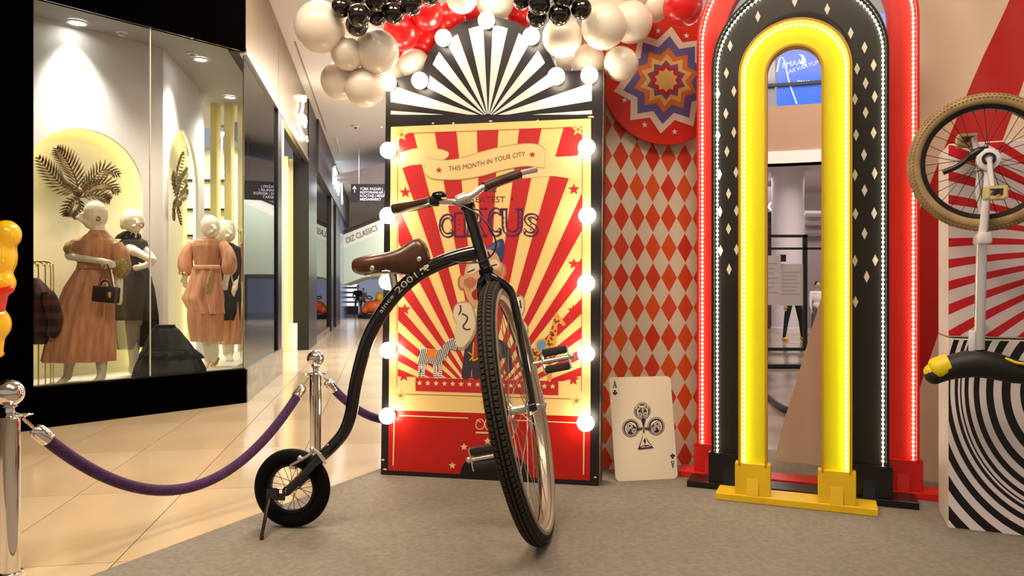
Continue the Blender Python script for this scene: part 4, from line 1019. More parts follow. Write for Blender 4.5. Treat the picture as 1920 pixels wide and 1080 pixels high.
# fork, steerer, frame
crown = at(916, 523, 3.27); htop = at(877, 388, 3.31); sdir = (htop - crown).normalized()
fk = B()
for sg in (-1, 1):
    end = fC + fw_a * (sg * .062); k_ = fC + fw_m * (FR + .02) 
    p = spline([crown + sdir * .02, crown + fw_a * (sg * .035) - sdir * .012, fC + fw_m * (FR * .93) + fw_a * (sg * .068) , fC + fw_m * (FR * .5) + fw_a * (sg * .068), end + fw_m * .01], 8)
    fk.tube(p, [.021] * 12 + [.019] * 10 + [.015] * (len(p) - 22), 12); fk.ball(end, .022, 12, 8)
fork = fk.make('fork', M_gloss, bike)
B().tube([crown - sdir * .01, htop], .026, 16).make('head_tube', M_gloss, bike)
for q_ in (htop, crown + sdir * .035): B().lathe([(.028, -.012), (.034, -.008), (.034, .010), (.026, .016)], q_, sdir, 20).make('headset', mat('headset_black', srgb(20, 18, 18), .25, .6), bike)
# curved backbone lies in the vertical plane through rear hub and head
rc0 = at(548, 920, 3.41); RR = (.178 - .034); rC = V((rc0.x, rc0.y, .178 + CARPET)); 
PFm = Plane(rC, htop)
bpx = [(893, 473), (862, 480), (825, 493), (785, 514), (748, 546), (715, 588), (690, 635), (674, 688), (664, 735), (658, 775), (645, 810), (622, 838), (600, 858)]
bp = [PFm.px(x, y) for x, y in bpx]
sp_ = spline(bp, 6); rad_ = [.034 - .008 * (i / len(sp_)) for i in range(len(sp_))]
bbn = B(); bbn.tube(sp_, rad_, 16); bbone = bbn.make('backbone', M_gloss, bike)
rn = PFm.n                                            # towards the viewer
rf = B()
for sg in (-1, 1):
    rf.tube([bp[-2] + rn * (sg * .012), PFm.px(603, 855) + rn * (sg * .05), PFm.px(575, 890) + rn * (sg * .058), rC + rn * (sg * .058)], [.02, .018, .016, .016], 10, flat=1.2)
    rf.ball(rC + rn * (sg * .058), .022, 10, 8)
rf.make('rear_fork', M_gloss, bike)
# rear wheel
rax = (V((1, 0, 0)), UP, rn); rx_ = PFm.d
def rpt2(a, r, off=0.0): return rC + (rx_ * math.cos(a) + UP * math.sin(a)) * r + rn * off
w_ = B()
for i in range(64):
    a = 2 * PI * i / 64
    for o_, r_ in ((-.016, .113), (-.012, .100), (.012, .100), (.016, .113)): w_.v.append(rpt2(a, r_, o_))
w_.f = [(i * 4 + k, ((i + 1) % 64) * 4 + k, ((i + 1) % 64) * 4 + (k + 1) % 4, i * 4 + (k + 1) % 4) for i in range(64) for k in range(4)]; w_.m = [0] * len(w_.f)
rw = w_.make('rear_wheel', mat('rear_rim', srgb(30, 24, 20), .35, .6), bike)
B().torus(rC, rn, .145, .034, 80, 14, ax=(rx_, UP, rn)).make('tyre', M_tyreb, rw)
B().lathe([(.008, -.07), (.008, -.03), (.022, -.028), (.022, -.022), (.014, -.018), (.014, .018), (.022, .022), (.022, .028), (.008, .03), (.008, .07)], rC, rn, 16).make('hub', M_sil, rw)
for i in range(20):
    sg = 1 if i % 2 else -1; a = 2 * PI * i / 20 + .1
    B().tube([rpt2(a + (.8 if (i // 2) % 2 else -.8), .02, sg * .025), rpt2(a, .103, sg * .003)], .0014, 5).make('spoke', mat('dark_spoke', srgb(40, 34, 30), .4, .6), rw)
B().lathe([(.014, .0), (.012, .010), (.006, .016)], rC + rn * .062, rn, 16).make('axle_nut', M_chrome, bike)
# kickstand
kp = PFm.px(527, 915) + rn * .07; kf = gnd(491, 1012, CARPET)
ks = B(); ks.box(PFm.px(524, 918) + rn * .068, .055, .016, .05, (rx_, rn, UP), bev=.004); ks.box(PFm.px(534, 924) + rn * .066, .06, .008, .03, (rx_, rn, UP)); ks.make('kickstand_mount', M_gloss, bike, smooth=False)
B().tube([PFm.px(518, 928) + rn * .075, kf + UP * .02, kf + UP * .004], [.0095, .0075, .010], 8).make('kickstand', mat('stand_brown', srgb(48, 34, 26), .4, .5), bike)
# rear brake
bk_ = B()
bc_ = PFm.px(598, 848)
bk_.tube([PFm.px(600, 838) + rn * .05, PFm.px(585, 850) + rn * .06, PFm.px(568, 860) + rn * .055, PFm.px(553, 868) + rn * .045], .007, 8); bk_.tube([PFm.px(592, 836) + rn * .05, PFm.px(610, 846) + rn * .06, PFm.px(616, 858) + rn * .05], .007, 8)
bk_.ball(PFm.px(594, 838) + rn * .055, .012, 8, 6); bk_.ball(PFm.px(572, 853) + rn * .06, .011, 8, 6); bk_.box(PFm.px(556, 872) + rn * .045, .03, .014, .014, (rx_, rn, UP)); bk_.tube([PFm.px(604, 842) + rn * .06, PFm.px(620, 864) + rn * .06], .006, 8)
bk_.make('rear_brake', M_sil, bike)
# saddle: lofted leather shell
SPL = Plane(PFm.o, PFm.o + PFm.d)
prof = [(667, 489, 503, .055), (671, 485, 513, .085), (682, 481, 517, .098), (700, 477, 515, .10), (716, 475, 511, .097), (730, 473, 508, .086), (744, 468, 512, .072), (757, 462, 516, .062), (768, 454, 517, .055), (778, 447, 516, .05), (787, 447, 513, .046), (796, 455, 508, .040), (802, 466, 502, .030), (806, 480, 494, .014)]
rings = []
for x, yt, yb, hwid in prof:
    top_, bot_ = SPL.px(x, yt), SPL.px(x, yb); mid = (top_ + bot_) / 2; hh = (top_.z - bot_.z) / 2; ring_ = []
    for k in range(20):
        a = 2 * PI * k / 20; cs, sn = math.cos(a), math.sin(a)
        ring_.append(mid + rn * (hwid * (abs(cs) ** .7) * (1 if cs > 0 else -1)) + UP * (hh * (abs(sn) ** .85) * (1 if sn > 0 else -1)))
    rings.append(ring_)
sd = B().loft(rings).make('saddle', M_leather, bike, ang=60)
for x, y, hwid in ((786, 486, .047), (698, 503, .100), (673, 504, .083)):
    p = SPL.px(x, y, hwid - .004); B().lathe([(.011, 0), (.011, .004), (.007, .007), (.003, .008)], p, rn, 16).make('rivet', M_sil, sd)
ra_ = B()
for s2 in (-1, 1): ra_.tube(spline([SPL.px(690, 516) + rn * (s2 * .05), SPL.px(715, 512) + rn * (s2 * .045), SPL.px(742, 512) + rn * (s2 * .035), SPL.px(772, 514) + rn * (s2 * .02)], 5), .006, 8)
ra_.make('saddle_rail', M_sil, sd)
B().tube([SPL.px(736, 512), SPL.px(742, 545)], .018, 12).make('seat_post', M_sil, bike)
# lettering and small decal on the backbone, both hugging the tube
def on_tube(u, v):
    """u along the visible tube (0..1), v offset up; on the near side"""
    k = u * (len(sp_) - 1); a = min(int(k), len(sp_) - 2); p = sp_[a].lerp(sp_[a + 1], k - a); tdir = (sp_[a + 1] - sp_[a]).normalized()
    up = rn.cross(tdir); up = up if up.z > 0 else -up
    r = rad_[a] + .0022; th = max(-1.3, min(1.3, v / r)); return p + up * (r * math.sin(th)) + rn * (r * math.cos(th))
lt = B(); text_on(lt, '2001', lambda x, y, w__: on_tube(.338 - .085 * x / w__, (y - .35) * .042), cuts=3); lt.make('frame_lettering', mat('decal_silver', srgb(196, 186, 170), .35), bbone, smooth=False, fixn=False); lt = B(); text_on(lt, 'since', lambda x, y, w__: on_tube(.412 - .062 * x / w__, (y - .3) * .026), cuts=2)
lt.make('frame_lettering', MATS['decal_silver'], bbone, smooth=False, fixn=False); lt = B()
for k in range(26):
    random.seed(k); u = .20 + random.random() * .035; v = random.uniform(-.014, .014); s_ = random.uniform(.002, .006)
    lt.face([on_tube(u - .004, v), on_tube(u, v + s_), on_tube(u + .004, v + .001), on_tube(u + .001, v - s_)])
lt.make('frame_crest', MATS['decal_silver'], bbone, smooth=False, fixn=False)['kind'] = 'stuff'
# handlebar with grips, bell, brake lever, cable
q_top = at(868, 376, 3.31)
B().tube([htop, q_top + V((0, 0, .0))], .0155, 12).make('stem', M_chrome, bike)
def hb(x, y, Y): return at(x, y, Y)
bar = spline([hb(742, 391, 3.44), hb(775, 386, 3.40), hb(806, 379, 3.36), hb(835, 379, 3.31), hb(855, 379, 3.28), hb(872, 373, 3.28), hb(890, 364, 3.28), hb(905, 352, 3.29), hb(935, 340, 3.33), hb(972, 327, 3.38), hb(1005, 319, 3.43)], 5)
hbar = B().tube(bar, .0145, 14).make('handlebar', M_sil, bike)
B().lathe([(.026, -.03), (.03, -.02), (.03, .02), (.026, .03)], hb(868, 375, 3.285), (hb(890, 364, 3.28) - hb(855, 379, 3.28)), 16).make('stem_clamp', M_sil, bike)
B().tube([hb(741, 391, 3.44), hb(775, 386, 3.40), hb(806, 379, 3.36)], .0235, 14).make('grip', M_grip, hbar)
B().tube([hb(908, 351, 3.293), hb(940, 338, 3.335), hb(974, 326.5, 3.383)], .0235, 14).make('grip', M_grip, hbar)
B().tube([hb(738, 392, 3.445), hb(748, 390, 3.433)], .0235, 14).make('bar_end', M_cable, hbar)
bl = hb(824, 367, 3.33)
bel = B().lathe([(.004, .022), (.018, .020), (.033, .010), (.036, 0), (.033, -.003)], bl, (.08, -.25, 1), 22).make('bell', mat('bell_black', srgb(14, 13, 14), .15, .3), bike)
B().tube([bl - UP * .004, hb(824, 379, 3.33)], .009, 8).make('bell_clamp', M_cable, bel)
lv = B(); lv.tube(spline([hb(816, 378, 3.33), hb(795, 386, 3.34), hb(770, 392, 3.37), hb(752, 398, 3.4)], 5), .0065, 8); lv.make('brake_lever', M_sil, bike)
B().box(hb(815, 377, 3.335), .045, .05, .045, bev=.01).make('lever_clamp', M_cable, bike)
cab = spline([hb(822, 376, 3.32), hb(845, 380, 3.28), hb(872, 388, 3.25), hb(900, 405, 3.22), hb(920, 430, 3.2), hb(930, 455, 3.2), hb(925, 475, 3.21), hb(905, 490, 3.22), hb(880, 493, 3.24), hb(845, 491, 3.26)], 6)
cab2 = [p + rn * .03 - UP * .028 for p in spline([PFm.px(x, y) for x, y in bpx[1:-1]], 4)]
B().tube(cab + cab2, .0036, 6).make('brake_cable', M_cable, bike)

# ================================================================== unicycle upside down in front of the boxes
uni_o = at(1845, 304, 3.13)
uni = thing('unicycle', V((uni_o.x, uni_o.y, at(1838, 715, 3.13).z)), 'white unicycle held upside down in front of the printed boxes', 'unicycle')
PU = Plane(uni_o, uni_o + ad); un = PU.n
def upx(x, y, off=0.0): return PU.px(x, y, off)
uC = upx(1846, 304); uR = abs(upx(1846, 304).z - upx(1846, 176).z) - .026
M_tan = noisy('tan_tyre', srgb(172, 146, 104), srgb(150, 124, 86), 14, rough=.75)
w_ = B()
for i in range(72):
    a = 2 * PI * i / 72
    for o_, r_ in ((-.02, -.022), (-.015, -.04), (.015, -.04), (.02, -.022)): w_.v.append(uC + (ad * math.cos(a) + UP * math.sin(a)) * (uR + r_) + un * o_)
w_.f = [(i * 4 + k, ((i + 1) % 72) * 4 + k, ((i + 1) % 72) * 4 + (k + 1) % 4, i * 4 + (k + 1) % 4) for i in range(72) for k in range(4)]; w_.m = [0] * len(w_.f)
uw = w_.make('wheel', mat('uni_rim', srgb(18, 15, 15), .3), uni)
B().torus(uC, un, uR, .027, 96, 14, ax=(ad, UP, un)).make('tyre', M_tan, uw)
kn = B()
for i in range(110):
    a = 2 * PI * i / 110
    for be, da in ((-.75, 0), (-.25, .5), (.25, 0), (.75, .5), (1.25, 0)):
        a2 = a + da * 2 * PI / 110; e_ = ad * math.cos(a2) + UP * math.sin(a2); n_ = (e_ * math.cos(be) + un * math.sin(be)); tt = e_.cross(un); c_ = uC + e_ * uR + n_ * .027
        kn.box(c_ + n_ * .0015, .008, .006, .004, (tt, n_.cross(tt), n_))
k_ = kn.make('tyre_knobs', M_tan, uw, smooth=False); k_['kind'] = 'stuff'
B().lathe([(.012, -.07), (.012, -.035), (.03, -.03), (.03, -.024), (.018, -.02), (.018, .02), (.03, .024), (.03, .03), (.012, .035), (.012, .07)], uC, un, 18).make('hub', M_sil, uw)
for i in range(32):
    sg = 1 if i % 2 else -1; a = 2 * PI * i / 32
    f_ = lambda a_, r_, o_: uC + (ad * math.cos(a_) + UP * math.sin(a_)) * r_ + un * o_
    B().tube([f_(a + (.9 if (i // 2) % 2 else -.9), .028, sg * .027), f_(a, uR - .038, sg * .004)], .0014, 5).make('spoke', mat('dark_spoke', srgb(40, 34, 30), .4, .6), uw)
M_wp = mat('white_metal', srgb(222, 218, 226), .3)
for sg in (1, -1):
    ff = B(); o_ = sg * .062
    ff.tube([upx(1853 if sg > 0 else 1838, 305, o_), upx(1850 if sg > 0 else 1835, 360, o_), upx(1846, 410, o_ * .95), upx(1842, 446, o_ * .7)], [.016, .018, .021, .023], 10, flat=.7); ff.make('fork_leg', M_wp, uni)
B().box(upx(1842, 448), .15, .05, .05, (un, ad, UP), bev=.012).make('fork_crown', M_wp, uni)
B().lathe([(.036, -.012), (.044, -.008), (.044, .008), (.030, .014)], uC + un * .075, un, 24).make('bearing_housing', M_wp, uni)
B().torus(uC + un * .092, un, .02, .006, 20, 6).make('bearing_ring', M_cable, uni)
B().tube([upx(1841, 440), upx(1836, 655)], .0205, 16).make('seat_post', mat('post_alloy', (.75, .73, .72), .25, .7), uni)
B().box(upx(1822, 640), .022, .03, .09, (ad, un, UP), bev=.004).make('quick_release', M_wp, uni)
st = spline([upx(1752, 703), upx(1775, 692), upx(1805, 684), upx(1835, 682), upx(1870, 688), upx(1905, 697), upx(1945, 700)], 5); n_ = len(st)
seat = B().tube(st, [.04 + .018 * math.sin(PI * i / (n_ - 1)) for i in range(n_)], 16, flat=1.0).ball(st[0], .04, 16, 10).make('saddle', mat('saddle_black', srgb(14, 12, 11), .55), uni)
yb_ = B().tube(spline([upx(1747, 697, .0), upx(1757, 693, .0), upx(1770, 688, .0), upx(1781, 685, .0)], 4), [.034, .041, .046, .049, .05] + [.051] * 8, 16).ball(upx(1748, 697), .034, 16, 10).make('bumper', mat('bumper_yellow', srgb(222, 196, 10), .45), uni)
B().tube([upx(1885, 672, .03), upx(1905, 680, .045), upx(1930, 684, .05)], .006, 8).make('piping', mat('bumper_yellow', srgb(222, 196, 10), .45), seat)
cr_ = B(); cr_.tube([uC + un * .09, upx(1862, 362, .10)], [.014, .011], 10, flat=.8); cr_.make('crank_arm', M_wp, uni)
cr_ = B(); cr_.tube([uC - un * .09, upx(1826, 258, -.10)], [.014, .011], 10); cr_.make('crank_arm', M_wp, uni)
M_ped = mat('pedal_cream', srgb(206, 186, 130), .5)
for x, y, o_ in ((1866, 362, .15), (1812, 264, -.15)):
    p_ = upx(x, y, o_); pd = B(); 
    pd.box(p_ + ad * .03, .016, .075, .05, (ad, un, UP), bev=.005); pd.box(p_ - ad * .03, .016, .075, .05, (ad, un, UP), bev=.005); pd.box(p_ + UP * .02, .07, .07, .012, (ad, un, UP)); pd.box(p_ - UP * .02, .07, .07, .012, (ad, un, UP))
    pdo = pd.make('pedal', M_ped, uni, smooth=False); B().tube([p_ - un * .045, p_ + un * .045], .009, 10).make('spindle', M_cable, pdo)
B().tube(spline([upx(1850, 283, .06), upx(1835, 284, .07), upx(1815, 297, .07), upx(1795, 312, .07), upx(1768, 324, .07)], 5), [.018] * 10 + [.011] * 11, 10).make('brake_arm', M_cable, uni)
B().tube([upx(1836, 600, -.015), upx(1836, 600, -.4)], .012, 10).make('wall_hook', M_sil, uni)

# ================================================================== rope posts
M_velvet = noisy('purple_velvet', srgb(72, 20, 88), srgb(44, 12, 56), 60, rough=.85, Sheen_Weight=.08)
def post(base, hgt, label):
    t = thing('rope_post', base, label, 'rope post'); c = V(base); r = .034
    B().lathe([(r + .012, 0), (r + .012, .012), (r + .004, .016)], c, seg=24).make('floor_socket', M_chrome, t)
    B().lathe([(r, .012), (r, hgt - .105)], c, seg=28).make('tube', M_chrome, t)
    B().lathe([(r + .012, hgt - .105), (r + .026, hgt - .103), (r + .026, hgt - .098), (r, hgt - .094), (.017, hgt - .085), (.015, hgt - .07), (.026, hgt - .062), (.018, hgt - .055)], c, seg=24).make('collar', M_chrome, t)
    for k in range(4):
        a = PI / 4 + PI / 2 * k; p = c + V((math.cos(a) * (r + .03), math.sin(a) * (r + .03), hgt - .1)); B().torus(p, (0, 0, 1), .011, .003, 14, 6).make('ring', M_chrome, t)
    B().ball(c + UP * (hgt - .012), .05, 24, 16).make('ball', M_chrome, t)
    return t
pn = V((at(19, 737, 2.86).x, 2.86, 0)); pf = V((at(592, 672, 4.28).x, 4.28, 0))
hgt_n = at(19, 737, 2.86).z + .012; hgt_f = at(592, 672, 4.28).z + .012
post(pn, hgt_n, 'chrome rope post nearest the left edge of the picture'); post(pf, hgt_f, 'chrome rope post behind the small bicycle wheel')
def rope(p, label, r=.025):
    t = thing('velvet_rope', V((p[len(p) // 2].x, p[len(p) // 2].y, 0)), label, 'rope')
    t.location.z = min(q_.z for q_ in p) - r; 
    B().tube(p[2:-2], r, 14).make('rope', M_velvet, t)
    for a, b_, hk in ((p[1], p[4], p[0]), (p[-2], p[-5], p[-1])):
        d_ = (b_ - a).normalized(); m_ = a + d_ * .0
        B().lathe([(.012, 0), (r - .003, .006), (r + .005, .02), (r + .005, .075), (r, .08)], m_, d_, 18).make('end_cap', M_chrome, t)
        B().tube([hk, a + d_ * .01], .006, 8).make('hook', M_chrome, t)
def sag(a, b_, mid, n=40):
    """parabola through a, b_ dipping to the height of mid at its place"""
    out = []
    for i in range(n + 1):
        t_ = i / n; p = a.lerp(b_, t_); p.z = a.z * (1 - t_) ** 2 + 2 * t_ * (1 - t_) * mid + b_.z * t_ * t_; out.append(p)
    return out
e0 = at(44, 785, 2.88); e1 = at(578, 708, 4.25)
low = at(340, 915, 3.5).z
rope(sag(e0, e1, low * 2 - (e0.z + e1.z) / 2 - .02), 'purple velvet rope hanging between the two chrome posts')
e2 = at(607, 708, 4.30); e3 = at(800, 760, 5.0)
rope(sag(e2, e3, .12), 'purple velvet rope running behind the poster board')

# ================================================================== balloons
M_bw = mat('balloon_white', srgb(255, 238, 224), .32, Subsurface_Weight=.6, Subsurface_Radius=(.2, .15, .1), Coat_Weight=.3)
M_br = mat('balloon_red', srgb(226, 28, 30), .28, Subsurface_Weight=.3, Subsurface_Radius=(.2, .05, .05), Coat_Weight=.3)
M_bb = mat('balloon_black', srgb(18, 14, 12), .12, Coat_Weight=.8)
G_ = 'balloons of the garland over the poster'
def balloon(x, y, r, Y, m, label):
    c = at(x, y, Y); R_ = r / F * Y
    t = thing('balloon', c - UP * R_, label, 'balloon', G_)
    random.seed(int(x * 7 + y)); dv = V((random.uniform(-.6, .6), random.uniform(.3, 1), random.uniform(-.2, 1))).normalized()
    X, Yv, Z = frame3(-dv); b = B(); prof_ = []
    for i in range(19):
        a = PI * i / 18; rr_ = math.sin(a); h_ = -math.cos(a)
        if h_ < 0: h_ *= 1.0
        prof_.append((R_ * rr_, R_ * h_ * (1.0 if h_ > 0 else 1.06)))
    b.lathe(prof_, c, -dv, 28); b.make('skin', m, t, ang=70)
    B().lathe([(.004, 0), (.012, -.012), (.006, -.016)], c + dv * (R_ * 1.05), -dv, 10).make('knot', m, t)
BL = [
 (600, 51, 47, 3.95, 'w', 'large pale balloon at the far left end of the garland'), (676, 66, 40, 4.3, 'w', 'pale balloon tucked behind the left black bunch'), (652, 101, 31, 4.02, 'w', 'small pale balloon below the leftmost large one'), (707, 97, 41, 4.05, 'w', 'bright pale balloon left of the red balloons'),
 (637, 152, 35, 4.15, 'w', 'lower left pale balloon beside the ceiling'), (684, 164, 37, 4.12, 'w', 'lowest pale balloon beside the top left bulb'), (777, 121, 29, 4.45, 'w', 'pale balloon half behind the left of the arched fan'), (735, 140, 26, 4.5, 'w', 'shaded pale balloon behind the top left bulb'),
 (865, -4, 29, 4.2, 'w', 'pale balloon at the top edge left of the arch peak'), (928, 2, 36, 4.35, 'w', 'pale balloon right behind the peak bulb'),
 (753, 61, 34, 4.3, 'r', 'red balloon nearest the left black bunch'), (800, 25, 31, 4.25, 'r', 'high red balloon right of the left black bunch'), (797, 78, 31, 4.5, 'r', 'red balloon behind the left shoulder of the fan'), (843, 38, 32, 4.48, 'r', 'red balloon touching the upper left of the fan'), (880, 20, 28, 4.6, 'r', 'deep red balloon behind the peak of the fan'), (978, 26, 28, 4.5, 'r', 'red balloon right of the fan peak'), (770, 98, 24, 4.6, 'r', 'red balloon low behind the pale ones'),
 (640, 14, 19, 3.85, 'b', 'leftmost black balloon of the left bunch'), (673, 29, 21.5, 3.78, 'b', 'front black balloon low in the left bunch'), (669, 47, 21, 3.88, 'b', 'lowest black balloon of the left bunch'), (705, 1, 21, 3.8, 'b', 'black balloon at the top edge of the left bunch'), (706, 29, 19, 3.92, 'b', 'black balloon in the middle of the left bunch'), (738, 25, 20, 3.85, 'b', 'black balloon on the lower right of the left bunch'), (771, 9, 20, 3.85, 'b', 'rightmost black balloon of the left bunch'), (738, -9, 19, 3.95, 'b', 'black balloon cut by the top edge above the red ones'), (668, -8, 20, 3.95, 'b', 'black balloon cut by the top edge on the left'), (806, -10, 20, 3.9, 'b', 'black balloon barely showing at the top edge'),
 (978, 2, 16, 3.9, 'b', 'leftmost black balloon of the right bunch'), (1011, 8, 21, 3.82, 'b', 'upper left black balloon of the right bunch'), (1007, 32, 20, 3.9, 'b', 'lowest left black balloon of the right bunch'), (1049, 27, 21, 3.85, 'b', 'lowest middle black balloon of the right bunch'), (1056, -5, 20, 3.8, 'b', 'black balloon at the top edge of the right bunch'), (1090, 17, 20, 3.85, 'b', 'rightmost black balloon of the right bunch'), (1032, -12, 18, 3.95, 'b', 'black balloon at the back top of the right bunch'),
 (1054, 70, 37, 4.12, 'w', 'pale balloon over the right shoulder of the fan'), (1132, 50, 42, 4.0, 'w', 'biggest pale balloon right of the right black bunch'), (1184, 42, 39, 4.1, 'w', 'pale balloon left of the star disc'), (1103, 118, 33, 4.28, 'w', 'pale balloon behind the top right bulb'), (1165, 120, 32, 4.15, 'w', 'lowest pale balloon over the edge of the star disc'), (1140, 2, 40, 4.2, 'w', 'pale balloon at the top edge right of the black bunch'), (1226, 14, 28, 4.3, 'w', 'pale balloon just left of the big red balloon'), (1062, 112, 22, 4.45, 'w', 'shaded pale balloon behind the right shoulder of the fan'), (1190, -6, 34, 4.3, 'w', 'pale balloon cut by the top edge above the disc'),
 (1280, 13, 37, 4.0, 'r', 'large red balloon beside the tall red arch')]
for x, y, r, Y, k, lb in BL: balloon(x, y, r, Y, {'w': M_bw, 'r': M_br, 'b': M_bb}[k], lb)
# ================================================================== mannequins, clothes and props in the shop window
M_man = mat('mannequin_cream', srgb(234, 224, 198), .5)
def mpt(px, py, Y, x, z0): return at(px, py, Y)
def hand(px, py, Y, dx, dy, s=1.0):
    """palm and five fingers, pointing along (dx, dy) in the picture plane"""
    L = math.hypot(dx, dy); dx, dy = dx / L, dy / L; u = V((dx, 0, -dy)); v = V((dy, 0, dx)); c = at(px, py, Y); out = [('c', c, .026 * s, c + u * .05 * s, .030 * s)]
    for k, (o_, l_) in enumerate(((-.026, .055), (-.009, .068), (.009, .064), (.026, .05))):
        b_ = c + u * .06 * s + v * o_ * s; m_ = b_ + u * l_ * .6 * s + V((0, -.006, 0)); out += [('c', b_, .0095 * s, m_, .009 * s), ('c', m_, .009 * s, m_ + u * l_ * .4 * s + V((0, .012, 0)), .0075 * s)]
    t_ = c + u * .01 * s - v * .024 * s; out.append(('c', t_, .012 * s, t_ + u * .04 * s - v * .03 * s, .009 * s)); return out
def head(px, py, Y, rx, rz_, face=-1):
    """head with face relief, looking to the face side of the picture"""
    c = at(px, py, Y); o = [('e', c, (rx, rx * 1.12, rz_)), ('e', c + V((face * rx * .25, -rx * .25, -rz_ * .45)), (rx * .66, rx * .75, rz_ * .58))]
    o.append(('c', c + V((face * rx * .72, -rx * .82, .0)), .013, c + V((face * rx * .98, -rx * 1.0, -rz_ * .28)), .021))    # nose
    o.append(('e', c + V((face * rx * .55, -rx * .82, -rz_ * .52)), (.032, .026, .016)))                                           # mouth
    for k in (-1, 1): o.append(('e', c + V((face * rx * .45 + k * rx * .34, -rx * .93, .0)), (.017, .012, .010)))                 # eyes
    o.append(('e', c + V((-face * rx * .55, -rx * .75, -rz_ * .12)), (.014, .02, .026))); o.append(('e', c + V((face * rx * .95, rx * .1, -rz_ * .12)), (.012, .018, .024)))
    return o
def garment(name, sect, Y, m, parent, n=44, pleat=10, cap=True, ysc=.84):
    """sections (px centre x, px y, half width px, pleat depth) at depth Y"""
    rings = []; ss = []
    for i in range(len(sect) - 1):
        for k in range(5):
            t = k / 5; t2 = t * t * (3 - 2 * t) * .4 + t * .6; ss.append([sect[i][j] + (sect[i + 1][j] - sect[i][j]) * t2 for j in range(4)])
    ss.append(list(sect[-1]))
    for cx, cy, hw, pl in ss:
        c = at(cx, cy, Y); w2 = hw / F * Y; ring_ = []
        for k in range(n):
            a = 2 * PI * k / n; f_ = 1 + pl * (math.sin(a * pleat + cy * .012) * .6 + math.sin(a * (pleat * 1.7) + 1.3) * .4)
            ring_.append(c + V((math.cos(a) * w2 * f_, math.sin(a) * w2 * ysc * f_, 0)))
        rings.append(ring_)
    return B().loft(rings, cap).make(name, m, parent, ang=75)
def cloth(name, c1, c2, rough=.75, sc=(9, 9, 1.5), scale=3): return noisy(name, c1, c2, scale, rough=rough, stretch=sc)
M_or = cloth('terracotta_cloth', srgb(206, 150, 110), srgb(180, 120, 82)); M_pk = cloth('peach_cloth', srgb(226, 166, 126), srgb(200, 134, 94)); M_gp = noisy('gold_print', srgb(190, 160, 88), srgb(120, 100, 52), 60, rough=.6)
M_bl = mat('black_cloth', srgb(16, 13, 12), .8)
def sheer(name, col, op):
    if name in MATS: return MATS[name]
    m = bpy.data.materials.new(name); m.use_nodes = True; MATS[name] = m; nt = m.node_tree; bs = nt.nodes['Principled BSDF']
    bs.inputs['Base Color'].default_value = (*col, 1); bs.inputs['Roughness'].default_value = .8; bs.inputs['Alpha'].default_value = op; return m
M_sh = sheer('sheer_black', srgb(40, 36, 22), .8); M_tu = sheer('black_tulle', srgb(12, 10, 8), .88); M_tus = sheer('sheer_hem', srgb(50, 46, 24), .4)
def ground_to(o, z): pass
# --- mannequin with the handbag
Y = 6.55
m1 = thing('mannequin', V((at(160, 700, Y).x, Y, ZF)), 'cream mannequin in a long terracotta dress holding a small black handbag', 'mannequin', 'mannequins in the shop window')
pp = head(179, 403, Y, .098, .125, -1) + [('c', at(184, 428, Y), .055, at(184, 452, Y), .06), ('c', at(182, 470, Y), .09, at(180, 520, Y), .085), ('c', at(152, 462, Y), .05, at(131, 478, Y), .044), ('c', at(131, 480, Y - .03), .04, at(170, 487, Y - .16), .03), ('c', at(170, 487, Y - .16), .03, at(192, 490, Y - .2), .026)] + hand(190, 489, Y - .21, 1, .35, 1.0)
pp += [('c', at(213, 462, Y), .05, at(222, 515, Y), .042), ('c', at(222, 515, Y), .04, at(224, 552, Y - .03), .028)] + hand(224, 548, Y - .03, -.05, 1, .9)
pp += [('c', at(175, 530, Y), .085, at(168, 620, Y), .07), ('c', at(190, 530, Y), .085, at(186, 620, Y), .07), ('c', at(150, 620, Y), .07, at(130, 682, Y), .045), ('c', at(130, 682, Y), .042, at(127, 704, Y), .036), ('c', at(127, 706, Y), .034, at(112, 719, Y - .08), .026), ('c', at(168, 620, Y), .07, at(150, 622, Y), .07), ('c', at(186, 620, Y), .07, at(191, 690, Y), .044), ('c', at(191, 690, Y), .04, at(190, 706, Y), .036), ('c', at(190, 707, Y), .036, at(177, 719, Y - .09), .026)]
blob('body', pp, M_man, m1, .009, 3)
garment('dress', [(184, 436, 15, .02), (183, 441, 22, .03), (181, 452, 36, .04), (182, 470, 37, .05), (181, 495, 31, .06), (176, 505, 29, .08), (168, 540, 41, .10), (158, 600, 53, .12), (151, 650, 60, .13), (148, 676, 62, .14)], Y, M_or, m1, pleat=9)
garment('belt', [(180, 497, 32, .03), (179, 504, 31.5, .03)], Y - .005, M_or, m1)
garment('collar', [(184, 432, 14, .05), (184, 440, 19, .1)], Y, M_or, m1, pleat=14)
for sl in ([(150, 455), (138, 466), (128, 474)], [(217, 458), (226, 480), (228, 500)]):
    B().tube(spline([at(x, y, Y - .01) for x, y in sl], 4), [.055, .06, .066, .07, .074, .074, .07, .064, .055], 16).make('sleeve', M_gp if sl[0][0] < 200 else M_or, m1)
B().tube(spline([at(224, 490, Y - .02), at(229, 502, Y - .02), at(222, 516, Y - .02)], 4), [.08, .085, .085, .08, .078, .07, .066, .06, .055], 14).make('cuff', M_gp, m1)
bag = thing('handbag', at(199, 567, Y - .28), 'small black handbag with a gold clasp hanging from the mannequin hand', 'handbag')
bY = Y - .28
B().box(at(199, 552, bY), .20, .09, .135, (V((1, 0, -.1)).normalized(), V((0, 1, 0)), V((.1, 0, 1)).normalized()), bev=.015).make('body', mat('bag_black', srgb(26, 21, 16), .4), bag)
B().tube(spline([at(188, 538, bY), at(192, 528, bY), at(201, 527, bY), at(207, 538, bY)], 5), .008, 8).make('handle', mat('bag_black', srgb(26, 21, 16), .4), bag)
